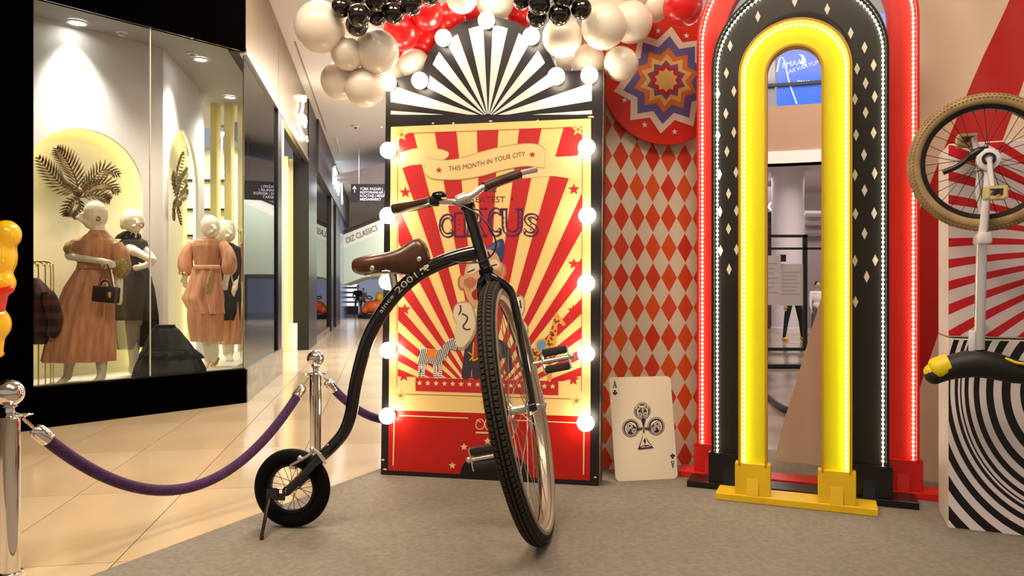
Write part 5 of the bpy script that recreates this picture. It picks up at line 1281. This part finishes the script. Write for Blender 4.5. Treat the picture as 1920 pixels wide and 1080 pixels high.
B().tube(spline([at(184, 540, bY), at(195, 500, bY + .05), at(200, 492, bY + .06), at(208, 520, bY), at(213, 542, bY)], 5), .005, 6).make('strap', mat('bag_black', srgb(26, 21, 16), .4), bag)
B().box(at(205, 553, bY - .05), .03, .014, .05, bev=.003).make('clasp', mat('gold_metal', (.85, .62, .25), .25, 1.0), bag)
B().torus(at(184, 410, Y - .08), (0, 1, 0), .016, .005, 18, 8).make('earring', mat('earring_red', srgb(150, 60, 40), .4), m1)
# --- mannequin in the sheer black dress
Y = 7.1
m2 = thing('mannequin', V((at(255, 700, Y).x, Y, ZF)), 'cream mannequin with folded arms in a sheer black dress', 'mannequin', 'mannequins in the shop window')
pp = head(250, 414, Y, .098, .115, 1) + [('c', at(250, 432, Y), .055, at(250, 450, Y), .06), ('c', at(252, 465, Y), .078, at(252, 510, Y), .07), ('c', at(236, 455, Y), .05, at(252, 472, Y - .12), .045), ('c', at(252, 470, Y - .12), .042, at(282, 487, Y - .16), .034), ('c', at(270, 470, Y), .05, at(286, 488, Y - .06), .042), ('c', at(284, 492, Y - .14), .034, at(268, 500, Y - .2), .026)] + hand(270, 500, Y - .2, -1, .15, .85)
pp += [('c', at(252, 520, Y), .08, at(250, 600, Y), .075), ('c', at(260, 520, Y), .075, at(258, 600, Y), .07), ('c', at(250, 600, Y), .075, at(251, 680, Y), .042), ('c', at(251, 680, Y), .04, at(248, 694, Y), .036), ('c', at(248, 694, Y), .035, at(258, 707, Y - .07), .026)]
blob('body', pp, M_man, m2, .009, 3)
garment('hair', [(249, 394, 10, .02), (247, 399, 17, .02), (245, 412, 19, .03), (244, 424, 18, .03), (244, 430, 15, .03)], Y + .03, mat('wig_cream', srgb(226, 214, 184), .7), m2, ysc=.8)
garment('dress', [(250, 446, 13, .03), (250, 452, 24, .04), (252, 470, 25, .05), (252, 498, 21, .05), (254, 520, 28, .08), (254, 560, 35, .14), (254, 600, 37, .18)], Y, M_sh, m2, pleat=8, cap=False)
garment('overskirt', [(264, 498, 12, .05), (272, 540, 16, .12), (277, 590, 18, .16), (280, 650, 17, .2)], Y + .06, M_bl, m2, pleat=7)
garment('sheer_hem', [(250, 596, 34, .15), (246, 630, 29, .22), (240, 655, 18, .3)], Y, M_tus, m2, pleat=6, cap=False)
garment('ruffle', [(246, 434, 13, .12), (242, 441, 19, .2), (240, 448, 21, .25)], Y, M_bl, m2, pleat=13)
B().torus(at(265, 422, Y - .09), (0, 1, 0), .02, .005, 18, 8).make('earring', mat('earring_red', srgb(150, 60, 40), .4), m2)
sh = B(); sh.tube(spline([at(243, 706, Y), at(250, 707, Y - .03), at(258, 711, Y - .07)], 4), [.03, .03, .03, .028, .026, .026, .025, .024, .02], 10, flat=.4); sh.make('shoe', mat('shoe_silver', srgb(200, 205, 190), .3), m2)
# --- mannequin in the peach dress
Y = 7.9
m3 = thing('mannequin', V((at(392, 700, Y).x, Y, ZF)), 'cream mannequin in a peach dress tied with a sash', 'mannequin', 'mannequins in the shop window')
pp = head(394, 425, Y, .098, .125, 1) + [('c', at(392, 442, Y), .055, at(391, 455, Y), .06), ('c', at(390, 470, Y), .085, at(388, 505, Y), .08), ('c', at(360, 462, Y), .05, at(348, 495, Y), .042), ('c', at(348, 495, Y), .04, at(347, 520, Y - .05), .03)] + hand(346, 520, Y - .05, .1, 1, .9)
pp += [('c', at(418, 462, Y), .05, at(428, 495, Y), .042), ('c', at(428, 495, Y), .04, at(424, 525, Y - .06), .03)] + hand(424, 525, Y - .06, -.1, 1, .9)
pp += [('c', at(384, 520, Y), .085, at(386, 600, Y), .07), ('c', at(396, 520, Y), .08, at(396, 600, Y), .065), ('c', at(386, 600, Y), .07, at(391, 672, Y), .042), ('c', at(391, 672, Y), .04, at(386, 688, Y - .06), .026), ('c', at(396, 600, Y), .068, at(403, 662, Y), .042), ('c', at(403, 662, Y), .04, at(402, 682, Y - .04), .028)]
blob('body', pp, M_man, m3, .010, 3)
garment('dress', [(391, 447, 14, .03), (390, 451, 25, .04), (389, 462, 28, .04), (389, 475, 26, .05), (388, 499, 22, .05), (387, 520, 27, .07), (387, 560, 31, .10), (386, 600, 31, .12), (388, 640, 27, .13)], Y, M_or, m3, pleat=8)
garment('overskirt', [(388, 502, 25, .06), (385, 530, 28, .14), (380, 560, 32, .2), (390, 588, 27, .24)], Y - .02, M_pk, m3, pleat=7, cap=False)
for sx, s1 in ((362, -1), (416, 1)):
    B().tube(spline([at(sx, 456, Y - .01), at(sx + s1 * 12, 478, Y - .02), at(sx + s1 * 14, 500, Y - .03), at(sx + s1 * 10, 515, Y - .05)], 3), [.05, .06, .066, .07, .075, .078, .08, .074, .06, .045], 16).make('sleeve', M_pk, m3)
B().box(at(388, 501, Y - .14), .28, .04, .045, bev=.012).make('belt', M_pk, m3)
B().tube(spline([at(398, 503, Y - .16), at(394, 525, Y - .19), at(390, 552, Y - .2)], 4), [.03, .032, .035, .038, .042, .046, .05, .05, .03], 10, flat=.5).make('sash', M_gp, m3)
B().torus(at(344, 512, Y - .06), (0, 0, 1), .042, .016, 20, 8).make('bracelet', mat('gold_metal', (.85, .62, .25), .25, 1.0), m3)
gs = B(); gs.tube(spline([at(398, 686, Y - .1), at(404, 680, Y - .05), at(408, 672, Y), at(407, 684, Y)], 3), [.03, .035, .035, .03, .028, .026, .022, .02, .015, .012], 10, flat=.6); gs.make('shoe', mat('gold_metal', (.85, .62, .25), .25, 1.0), m3)
# --- mannequin with the pale bob wig
Y = 8.6
m4 = thing('mannequin', V((at(425, 690, Y).x, Y, ZF)), 'cream mannequin with a pale bob wig and black coat behind the peach dress', 'mannequin', 'mannequins in the shop window')
pp = head(424, 434, Y, .095, .12, 1) + [('c', at(424, 450, Y), .05, at(424, 465, Y), .06), ('c', at(425, 480, Y), .09, at(425, 520, Y), .085), ('c', at(437, 475, Y), .05, at(443, 510, Y), .042), ('c', at(443, 510, Y), .04, at(440, 542, Y - .08), .03)] + hand(440, 540, Y - .08, -.3, 1, .9)
pp += [('c', at(422, 530, Y), .11, at(422, 600, Y), .07), ('c', at(430, 530, Y), .11, at(430, 600, Y), .07), ('c', at(422, 600, Y), .07, at(425, 662, Y), .042), ('c', at(425, 662, Y), .04, at(434, 676, Y - .06), .026), ('c', at(430, 600, Y), .07, at(432, 660, Y), .042), ('c', at(432, 660, Y), .04, at(428, 677, Y - .06), .028)]
blob('body', pp, M_man, m4, .010, 3)
garment('hair', [(423, 413, 8, .02), (422, 418, 16, .03), (422, 432, 19, .04), (422, 446, 18, .04), (421, 451, 14, .04)], Y + .02, mat('wig_cream', srgb(226, 214, 184), .7), m4, ysc=.85)
garment('coat', [(424, 456, 12, .03), (426, 464, 24, .04), (428, 490, 24, .05), (428, 530, 22, .06), (428, 560, 22, .1), (428, 600, 20, .15)], Y, M_bl, m4, pleat=7)
garment('skirt', [(432, 556, 18, .08), (434, 600, 19, .12), (432, 645, 18, .2)], Y + .02, M_or, m4, pleat=7)
B().tube(spline([at(418, 462, Y - .12), at(430, 500, Y - .16), at(438, 535, Y - .17)], 5), .008, 6).make('bag_strap', mat('strap_tan', srgb(190, 150, 100), .5), m4)
# --- heap of black tulle on a hidden form
Y = 6.95
tul = thing('tulle_skirt', V((at(320, 705, Y).x, Y, ZF)), 'voluminous black tulle skirt displayed on the window floor', 'skirt')
garment('outer_layer', [(310, 612, 18, .04), (310, 618, 25, .06), (314, 640, 38, .08), (318, 660, 48, .10), (320, 690, 60, .12), (320, 709, 63, .13)], Y, M_tu, tul, pleat=11, n=60, ysc=.7)
garment('ruffle', [(317, 657, 49, .06), (319, 664, 53, .14), (320, 672, 54, .2)], Y, M_bl, tul, pleat=15, n=60, ysc=.7)
garment('waistband', [(310, 609, 18, .02), (310, 615, 19, .02)], Y - .01, M_bl, tul, ysc=.7)
# --- gold wire racks with clothes
M_gold = mat('gold_metal', (.85, .62, .25), .25, 1.0)
def rack(pxs, top, foot, Y, label):
    t = thing('wire_rack', V((at(pxs[0], 600, Y).x, Y, ZF)), label, 'clothes rack')
    for i, x in enumerate(pxs):
        b_ = B(); p0 = at(x, foot, Y + .05 * i); p0.z = ZF; b_.tube(spline([p0, at(x, top + 25, Y + .05 * i), at(x - 3, top + 8, Y + .05 * i), at(x - 12, top, Y + .05 * i), at(x - 40, top, Y + .05 * i)], 5), .0055, 6); b_.make('bar', M_gold, t)
    B().tube([at(pxs[-1], 570, Y + .05), at(pxs[0] - 30, 570, Y + .05)], .005, 6).make('cross_bar', M_gold, t)
    return t
rack((72, 85, 95, 100), 491, 722, 6.45, 'gold wire clothes rack at the left end of the shop window')
rack((452, 466, 480, 489), 430, 690, 9.0, 'gold wire clothes rack behind the bob-wigged mannequin')
def plaid(name, c1, c2):
    m = mat(name, c1, .8); nt = m.node_tree; t = nt.nodes.new('ShaderNodeTexCoord'); sp2 = nt.nodes.new('ShaderNodeSeparateXYZ'); nt.links.new(t.outputs['Object'], sp2.inputs[0])
    a = (S(nt, sp2.outputs[0]) * 9.0 + 50.0).fract().lt(.45); b_ = (S(nt, sp2.outputs[2]) * 9.0 + 50.0).fract().lt(.45)
    tobase(m, mixcol(nt, (a + b_) * .5, c1, c2)); return m
hb_ = thing('plaid_coat', V((at(78, 640, 6.4).x, 6.4, at(78, 645, 6.4).z)), 'dark plaid coat hanging on the left gold rack', 'coat')
garment('body', [(66, 521, 6, .05), (70, 535, 16, .08), (76, 555, 24, .1), (78, 590, 26, .12), (80, 630, 22, .15), (72, 645, 18, .2)], 6.38, plaid('plaid_dark', srgb(36, 18, 14), srgb(96, 52, 38)), hb_, pleat=6)
B().tube(spline([at(88, 548, 6.3), at(98, 575, 6.3), at(104, 605, 6.3), at(96, 632, 6.3)], 4), [.05, .055, .06, .06, .06, .06, .06, .06, .055, .05, .05, .045, .03], 12).make('sleeve', plaid('plaid_dark', srgb(36, 18, 14), srgb(96, 52, 38)), hb_)
for k, (x, y, m_, lb) in enumerate(((458, 452, M_or, 'terracotta top hanging at the left of the back rack'), (472, 455, cloth('brown_cloth', srgb(120, 74, 46), srgb(90, 54, 34)), 'brown top hanging in the middle of the back rack'), (488, 458, M_pk, 'peach top hanging at the right of the back rack'))):
    h_ = thing('hanging_top', at(x, 530, 9.0 + .05 * k), lb, 'top', 'tops on the back rack')
    garment('body', [(x, y, 4, .05), (x, y + 6, 9, .08), (x, y + 30, 10, .1), (x, y + 75, 10, .14)], 9.0 + .05 * k, m_, h_, pleat=5)
    B().tube(spline([at(x, 430, 9.0 + .05 * k), at(x + 3, 436, 9.0 + .05 * k), at(x, 442, 9.0 + .05 * k), at(x, 455, 9.0 + .05 * k)], 3), .005, 6).make('hanger', M_gold, h_)
# --- metal palm wall pieces in the niches
M_palm = noisy('bronze_leaf', srgb(112, 92, 48), srgb(70, 56, 30), 20, rough=.45, metal=.5)
def frond(P, pts_, width, n, root, off, m=None):
    c = spline([P.px(x, y, off) for x, y in pts_], 15); b = B(); b.tube(c, [.008 - .006 * i / len(c) for i in range(len(c))], 6)
    for i in range(4, len(c) - 1, max(3, len(c) // n)):
        t = (c[i + 1] - c[i - 1]).normalized(); s_ = P.n.cross(t); k = i / len(c); L = width * math.sin(PI * min(.96, .15 + .85 * k)) ** .7
        for sg in (-1, 1):
            tip = c[i] + (s_ * sg * .8 + t * .75).normalized() * L + P.n * .012; w2 = t * .0095
            b.add([c[i] - w2, c[i] + w2, tip, c[i].lerp(tip, .5) - w2 * 1.4 + P.n * .012, c[i].lerp(tip, .5) + w2 * 1.4 + P.n * .012, c[i].lerp(tip, .5) - P.n * .004], [(0, 1, 4, 3), (3, 4, 2), (0, 3, 5), (1, 5, 4), (3, 2, 5), (4, 5, 2), (0, 5, 1)])
    return b.make('frond', m or M_palm, root, smooth=False)
def palm(P, org, fronds, label, off=.02):
    t = thing('palm_wall_ornament', P.px(org[0], org[1], off), label, 'wall ornament')
    for pts_, w2, n in fronds: frond(P, pts_, w2, n, t, off + .03 * random.random())
    B().ball(P.px(org[0], org[1] - 40, off), .05, 12, 8, (1, .5, 1)).make('boss', M_palm, t); B().tube([P.px(org[0], org[1] - 40, off), P.px(org[0], org[1] - 40, -.16)], .012, 8).make('bracket', M_palm, t)
    return t
PA_ = wa[1]; PBn = wb[1]
random.seed(3)
palm(PA_, (146, 400), [([(150, 365), (140, 330), (124, 300), (105, 277)], .16, 13), ([(145, 360), (120, 350), (95, 325), (70, 294)], .15, 14), ([(152, 360), (170, 338), (195, 318), (224, 328)], .13, 12), ([(150, 365), (170, 350), (200, 345), (222, 362)], .13, 12), ([(150, 370), (175, 365), (195, 370), (204, 374)], .10, 10), ([(148, 370), (132, 380), (124, 395), (123, 404)], .09, 9), ([(148, 372), (150, 390), (140, 402), (136, 406)], .07, 8)], 'bronze palm leaf ornament in the larger lit niche')
palm(PBn, (333, 420), [([(334, 365), (332, 335), (337, 310), (343, 288)], .16, 11), ([(333, 365), (340, 340), (346, 330), (350, 320)], .14, 10), ([(333, 370), (343, 365), (347, 358), (350, 352)], .14, 10), ([(333, 370), (326, 355), (324, 340), (325, 325)], .14, 10), ([(333, 372), (332, 390), (335, 405), (338, 420)], .10, 9), ([(333, 372), (325, 385), (324, 400), (324, 412)], .1, 9)], 'bronze palm leaf ornament in the narrower lit niche')
# --- glossy yellow figure with a red scarf at the left edge
Y = 5.0
fig = thing('yellow_figure', at(-38, 690, Y), 'glossy yellow rounded figure with a red scarf, cut by the left edge', 'figure')
blob('body', [('e', at(12, 440, Y), (.092, .09, .1)), ('e', at(-20, 480, Y), (.17, .15, .2)), ('e', at(2, 530, Y), (.085, .1, .09)), ('e', at(-30, 560, Y), (.13, .12, .2)), ('e', at(-5, 608, Y), (.082, .09, .11)), ('e', at(-40, 620, Y), (.14, .13, .16)), ('c', at(-6, 630, Y), .05, at(-4, 655, Y), .035), ('e', at(-6, 664, Y), (.04, .06, .03)), ('e', at(-75, 440, Y), (.092, .09, .1)), ('c', at(-70, 630, Y), .05, at(-72, 665, Y), .04)], mat('figure_yellow', srgb(238, 184, 8), .16, Coat_Weight=.5), fig, .014)
blob('scarf', [('c', at(-25, 562, Y - .12), .06, at(20, 542, Y - .1), .028), ('c', at(-22, 575, Y - .12), .06, at(2, 578, Y - .08), .03), ('c', at(8, 548, Y - .1), .03, at(2, 575, Y - .08), .03)], mat('figure_red', srgb(220, 40, 14), .2, Coat_Weight=.5), fig, .012)
B().box(V((at(-40, 600, Y).x, Y + .02, at(0, 676, Y).z / 2)), .2, .3, at(0, 676, Y).z).make('pedestal', M_black, fig, smooth=False)
# ================================================================== people and rides at the far end of the walkway
def person(name, label, px, feet, top, Y, shirt, trousers, hair, skin=(.55, .35, .24), stride=.06, group=None, shoe=None, arms=0):
    base = at(px, feet, Y); hgt = (feet - top) / F * Y; t = thing(name, V((base.x, Y, 0)), label, 'person', group); s = hgt / 1.72; o = V((base.x, Y, 0))
    P = lambda x, y, z: o + V((x * s, y * s, z * s))
    ms = mat('skin_' + str(round(skin[0], 2)), skin, .6)
    body = []
    for sg in (-1, 1):
        f_ = sg * stride
        body += [('c', P(sg * .085 + f_ * .3, f_ * .3, .88), .085 * s, P(sg * .09 + f_, f_ * .5, .47), .058 * s), ('c', P(sg * .09 + f_, f_ * .5, .47), .056 * s, P(sg * .09 + f_ * 1.6, f_ + .02, .09), .038 * s)]
    blob('trousers', body, mat(name + str(px) + '_trousers', trousers, .8), t, .014 * max(1, Y / 14))
    tor = [('e', P(0, 0, .98), (.16 * s, .11 * s, .14 * s)), ('e', P(0, 0, 1.2), (.17 * s, .11 * s, .2 * s)), ('e', P(0, 0, 1.36), (.19 * s, .09 * s, .07 * s))]
    for sg in (-1, 1):
        el = P(sg * .25, -.05 - .1 * arms, 1.1); tor += [('c', P(sg * .19, 0, 1.37), .06 * s, el, .046 * s), ('c', el, .045 * s, P(sg * (.24 - .1 * arms), -.1 - .2 * arms, .86 + .24 * arms), .034 * s)]
    blob('shirt', tor, mat(name + str(px) + '_shirt', shirt, .8), t, .014 * max(1, Y / 14))
    hands = []
    hd = [('c', P(0, 0, 1.42), .05 * s, P(0, -.01, 1.5), .05 * s), ('e', P(0, -.01, 1.6), (.075 * s, .092 * s, .115 * s)), ('e', P(0, -.1, 1.585), (.014 * s, .018 * s, .02 * s)), ('e', P(-.075, 0, 1.59), (.012 * s, .02 * s, .028 * s)), ('e', P(.075, 0, 1.59), (.012 * s, .02 * s, .028 * s))]
    for sg in (-1, 1):
        h = P(sg * (.24 - .1 * arms), -.1 - .2 * arms, .86 + .24 * arms); hd2 = []; hd2.append(('c', h, .03 * s, h + V((0, -.01, -.09 * s)), .024 * s))
        for k in range(4): hd2.append(('c', h + V((.018 * s * (k - 1.5), 0, -.09 * s)), .009 * s, h + V((.02 * s * (k - 1.5), -.02 * s, -.16 * s)), .007 * s))
        hd2.append(('c', h + V((-sg * .03 * s, -.01, -.04 * s)), .011 * s, h + V((-sg * .05 * s, -.03 * s, -.1 * s)), .008 * s)); hands.append(hd2)
    blob('head', hd, ms, t, .012 * max(1, Y / 16), 2)
    for hd2 in hands: blob('hand', hd2, ms, t, .008, 1)
    blob('hair', [('e', P(0, .02, 1.635), (.088 * s, .1 * s, .105 * s))], mat(name + str(px) + '_hair', hair, .7), t, .014 * max(1, Y / 14), 2)
    for sg in (-1, 1):
        f_ = sg * stride; B().tube([P(sg * .09 + f_ * 1.6, f_ + .06, .05), P(sg * .09 + f_ * 1.6, f_ - .04, .05), P(sg * .09 + f_ * 1.6 + .0, f_ - .16, .035)], [.045 * s, .048 * s, .036 * s], 10).make('shoe', mat(name + str(px) + '_shoe', shoe or (.02, .02, .02), .5), t)
    return t
person('person', 'person in a dark top standing at the far end of the walkway', 671, 587, 530, 30.0, srgb(26, 24, 24), srgb(92, 78, 64), srgb(24, 18, 14), group=None, arms=.8)
person('person', 'person in a grey top beside the dark-topped one far down the walkway', 681, 585, 536, 31.5, srgb(120, 110, 112), srgb(50, 46, 52), srgb(30, 22, 16), arms=.5)
rk = thing('display_stand', at(659, 575, 31), 'far white lit display stand with stacked shelves', 'stand')
for k in range(5): B().box(at(658, 535 + k * 9, 31) , .55, .3, .12, bev=.02).make('shelf', mat('lit_white', srgb(240, 240, 250), .5, emit=(.9, .92, 1), es=.8), rk)
B().box(V((at(658, 550, 31.3).x, 31.3, .75)), .6, .06, 1.5).make('back_panel', M_blackmetal, rk, smooth=False)
kid = thing('kiddie_ride', at(699, 592, 27) - UP * .1, 'far orange and yellow coin ride on a dark base', 'ride'); kid.location.z = 0; c = V((at(699, 592, 27).x, 27, 0))
B().box(c + UP * .08, .95, .6, .16, bev=.03).make('base', M_blackmetal, kid)
blob('car_body', [('e', c + V((0, 0, .42)), (.36, .22, .24)), ('e', c + V((-.28, 0, .3)), (.16, .2, .16)), ('e', c + V((.24, 0, .62)), (.16, .18, .22))], mat('ride_orange', srgb(226, 96, 24), .3), kid, .03)
B().ball(c + V((.26, -.1, .8)), .16, 14, 10).make('head', mat('ride_yellow', srgb(226, 180, 40), .3), kid); B().torus(c + V((-.1, -.1, .75)), (.4, -.5, 1), .1, .02, 18, 8).make('steering_wheel', M_cable, kid)
bw_ = struct(B().box((-6.0, 34.5, .75), 6.5, .1, 1.5).make('wall_blue', mat('blue_wall_glow', srgb(176, 184, 208), .5, emit=(.6, .7, 1), es=.22), smooth=False))  # plain wall, its faint glow stands in for light falling on it

# ================================================================== the atrium seen through the arches
M_par = mat('atrium_parapet', srgb(176, 138, 112), .6); M_sof = mat('atrium_soffit', srgb(214, 200, 212), .6)
def cyl_wall(name, c, R_, a0, a1, z0, z1, th, m, n=40):
    b = B(); vs_ = []
    for i in range(n + 1):
        a = math.radians(a0 + (a1 - a0) * i / n); e_ = V((math.cos(a), math.sin(a), 0))
        vs_ += [c + e_ * R_ + UP * z0, c + e_ * R_ + UP * z1, c + e_ * (R_ + th) + UP * z1, c + e_ * (R_ + th) + UP * z0]
    fs_ = [(i * 4 + k, i * 4 + 4 + k, i * 4 + 4 + (k + 1) % 4, i * 4 + (k + 1) % 4) for i in range(n) for k in range(4)] + [(0, 1, 2, 3), (n * 4, n * 4 + 1, n * 4 + 2, n * 4 + 3)]
    b.add(vs_, fs_); return struct(b.make(name, m, ang=30))
AC = V((4.2, 9.0, 0)); AR_ = 9.0                         # round well of the atrium
z_ = lambda py, Yd=17.6: H + (540 - py) / F * Yd
par = cyl_wall('wall_parapet', AC, AR_, 40, 130, z_(283), z_(196), .25, M_par)
cyl_wall('trim_5', AC, AR_ - .12, 40, 130, z_(306), z_(283), .5, M_white)
so = B(); vs_ = []; n = 30
for i in range(n + 1):
    a = math.radians(40 + 90 * i / n); e_ = V((math.cos(a), math.sin(a), 0)); vs_ += [AC + e_ * (AR_ - .1) + UP * z_(306), AC + e_ * (AR_ + 6) + UP * z_(306)]
so.add(vs_, [(2 * i, 2 * i + 1, 2 * i + 3, 2 * i + 2) for i in range(n)]); struct(so.make('ceiling_gallery', M_sof, smooth=False))
# blue banner glass above the parapet
scr = cyl_wall('window_4', AC, AR_ + .15, 48, 76.4, z_(196), z_(40), .06, noisy('blue_banner', srgb(26, 70, 190), srgb(52, 104, 214), .35, rough=.2, emit=(.05, .18, .75), es=.35))
cyl_wall('window_5', AC, AR_ + .15, 76.7, 100, z_(196), z_(90), .05, mat('upper_glass', srgb(150, 150, 170), .1))
rb_ = cyl_wall('trim_6', AC, AR_ + .08, 60, 110, z_(157), z_(151), .06, M_blackmetal)
def scr_fn(x0, y0, s, slope=0.0):
    def f(x, y, w__):
        px_ = x0 + x * s; py_ = y0 - y * s - slope * (px_ - x0); r = ray(px_, py_); o = EYE - AC
        A_ = r.x ** 2 + r.y ** 2; B_ = 2 * (r.x * o.x + r.y * o.y); C_ = o.x ** 2 + o.y ** 2 - (AR_ + .13) ** 2
        return EYE + r * ((-B_ + math.sqrt(B_ * B_ - 4 * A_ * C_)) / (2 * A_))
    return f
tx = B(); text_on(tx, 'EMAAR', scr_fn(1466, 128, 14.5, .2)); text_on(tx, 'AKVARYUM', scr_fn(1478, 139, 11.5, .34)); text_on(tx, 'EMAAR', scr_fn(1495, 156, 7.5, 0), bold=.02)
fish = scr_fn(0, 0, 1)
for poly in ([(1496, 101), (1506, 103), (1510, 110), (1506, 118), (1499, 121), (1503, 114), (1503, 107)], [(1502, 118), (1512, 112), (1508, 120), (1513, 124), (1504, 122)]): tx.face([fish(x, -y, 1) for x, y in poly])
wt = spline([V((1457, 135, 0)), V((1462, 112, 0)), V((1468, 108, 0)), V((1474, 128, 0)), V((1480, 155, 0)), V((1488, 178, 0)), V((1494, 195, 0))], 5)
for a, b_ in zip(wt[:-1], wt[1:]): tx.face([fish(a.x - 1.6, -a.y, 1), fish(a.x + 1.2, -a.y, 1), fish(b_.x + 1.2, -b_.y, 1), fish(b_.x - 1.6, -b_.y, 1)])
tx.make('lettering', mat('banner_print', srgb(190, 214, 240), .4, emit=(.6, .75, 1), es=.35), scr, smooth=False, fixn=False)
# round column and shop wall below
colp = at(1477, 560, 18.6); 
cc = B().lathe([(.40, 0), (.40, .12), (.385, .13), (.385, z_(320, 18.6) + .6)], V((colp.x, colp.y, 0)), seg=32); struct(cc.make('column', mat('column_white', srgb(222, 214, 222), .5)))
wbk = struct(B().box((9.5, 25.0, 2.2), 13, .2, 4.4).make('wall_hall', mat('hall_wall', srgb(186, 172, 168), .6), smooth=False))
sl = thing('shop_letters', at(1440, 384, 20), 'white lit shop letters partly hidden by the round column', 'sign')
tx = B(); text_on(tx, 'ka', lambda x, y, w__: at(1436 + x * 22, 394 - y * 30, 20.0), bold=.02); tx.make('letter', glow('letters_white', (.9, .95, 1), 2.2), sl, smooth=False, fixn=False)
B().slab([at(1425, 398, 20.05), at(1475, 398, 20.05), at(1475, 350, 20.05), at(1425, 350, 20.05)], (0, .36, 0)).make('fascia', mat('fascia_grey', srgb(110, 100, 104), .5), sl, smooth=False)
sw = struct(B().slab([V((at(1400, 576, 20.3).x, 20.3, 0)), V((at(1470, 576, 20.3).x, 20.3, 0)), at(1470, 398, 20.3), at(1400, 398, 20.3)], (0, .1, 0)).make('window_6', mat('shop_dark', srgb(70, 62, 62), .3), smooth=False))
for k in range(5): B().box(at(1448, 412 + k * 18, 20.2), .5, .1, .05).make('shelf', M_blackmetal, sw, smooth=False)
gf_ = struct(B().slab([V((at(1508, 560, 21).x, 21, 0)), V((at(1600, 560, 21).x, 21, 0)), at(1600, 395, 21), at(1508, 395, 21)], (0, .1, 0)).make('window_7', mat('shop_grey', srgb(150, 136, 136), .3), smooth=False))
for k, y in enumerate((404, 420, 440)): B().box(at(1528, y, 20.9), .5, .1, .1).make('shelf', mat('shelf_grey', srgb(96, 86, 86), .5), gf_, smooth=False)
# notice frame of black bars with two white sheets
nf = thing('notice_frame', V((at(1475, 660, 12.8).x, 12.8, 0)), 'black metal frame holding white printed notices behind the yellow arch', 'notice frame'); Yn = 12.8
def bar(x0, y0, x1, y1, w2, nm='bar', Yd=Yn):
    B().slab([at(x0, y0, Yd), at(x1, y0, Yd), at(x1, y1, Yd), at(x0, y1, Yd)], (0, .06, 0)).make(nm, M_blackmetal, nf, smooth=False)
bar(1507, 440, 1514, 656, 0); bar(1380, 440, 1514, 445, 0); bar(1380, 464, 1560, 468, 0); bar(1366, 440, 1372, 658, 0); bar(1360, 652, 1516, 658, 0); bar(1556, 464, 1560, 656, 0)
for nm, (x0, x1, y0, y1) in (('notice', (1400, 1464, 479, 572)), ('notice', (1462, 1507, 495, 573))):
    Yp = Yn - .03 if x0 == 1400 else Yn + .02
    s_ = B().slab([at(x0, y0, Yp), at(x1, y0, Yp), at(x1, y1, Yp), at(x0, y1, Yp)], (0, .01, 0)).make(nm, mat('paper_white', srgb(216, 206, 206), .6), nf, smooth=False)
    tl = B()
    for k in range(7):
        yy = y0 + 14 + k * (y1 - y0 - 30) / 7; tl.face([at(x0 + 5, yy, Yp - .003), at(x1 - 6 - (k % 3) * 4, yy, Yp - .003), at(x1 - 6 - (k % 3) * 4, yy + 2, Yp - .003), at(x0 + 5, yy + 2, Yp - .003)])
    tl.make('print_lines', mat('print_grey', srgb(190, 180, 180), .6), s_, smooth=False, fixn=False)
B().box(at(1468, 484, Yn), .09, .05, .12).make('clip', M_blackmetal, nf, smooth=False)
bar2 = thing('floor_barrier', V((at(1470, 690, 10.2).x, 10.2, 0)), 'low black floor rail in front of the notice frame', 'rail')
B().box(V((at(1462, 690, 10.2).x, 10.2, .03)), 2.2, .07, .06, bev=.01).make('rail', M_blackmetal, bar2)
for s2 in (-1, 1): B().box(V((at(1462, 690, 10.2).x + s2 * .95, 10.2, .012)), .12, .24, .024, bev=.006).make('foot', M_blackmetal, bar2)
hose = B().tube(spline([gnd(1400, 735, .03), gnd(1440, 745, .03), gnd(1455, 757, .03), gnd(1475, 768, .03), gnd(1500, 772, .03)], 6), .03, 10).make('black_hose', M_cable); tag(hose, 'thick black cable curving over the floor behind the yellow arch', 'cable')
person('person', 'person with dark trousers and mustard shoes walking behind the notices', 1488, 640, 502, 15.5, srgb(190, 184, 196), srgb(18, 16, 18), srgb(24, 18, 14), stride=.1, shoe=srgb(206, 150, 30))
person('person', 'person in a pale shirt with dark hair half hidden by the yellow arch', 1533, 632, 528, 16.8, srgb(222, 214, 218), srgb(90, 84, 90), srgb(20, 14, 12))
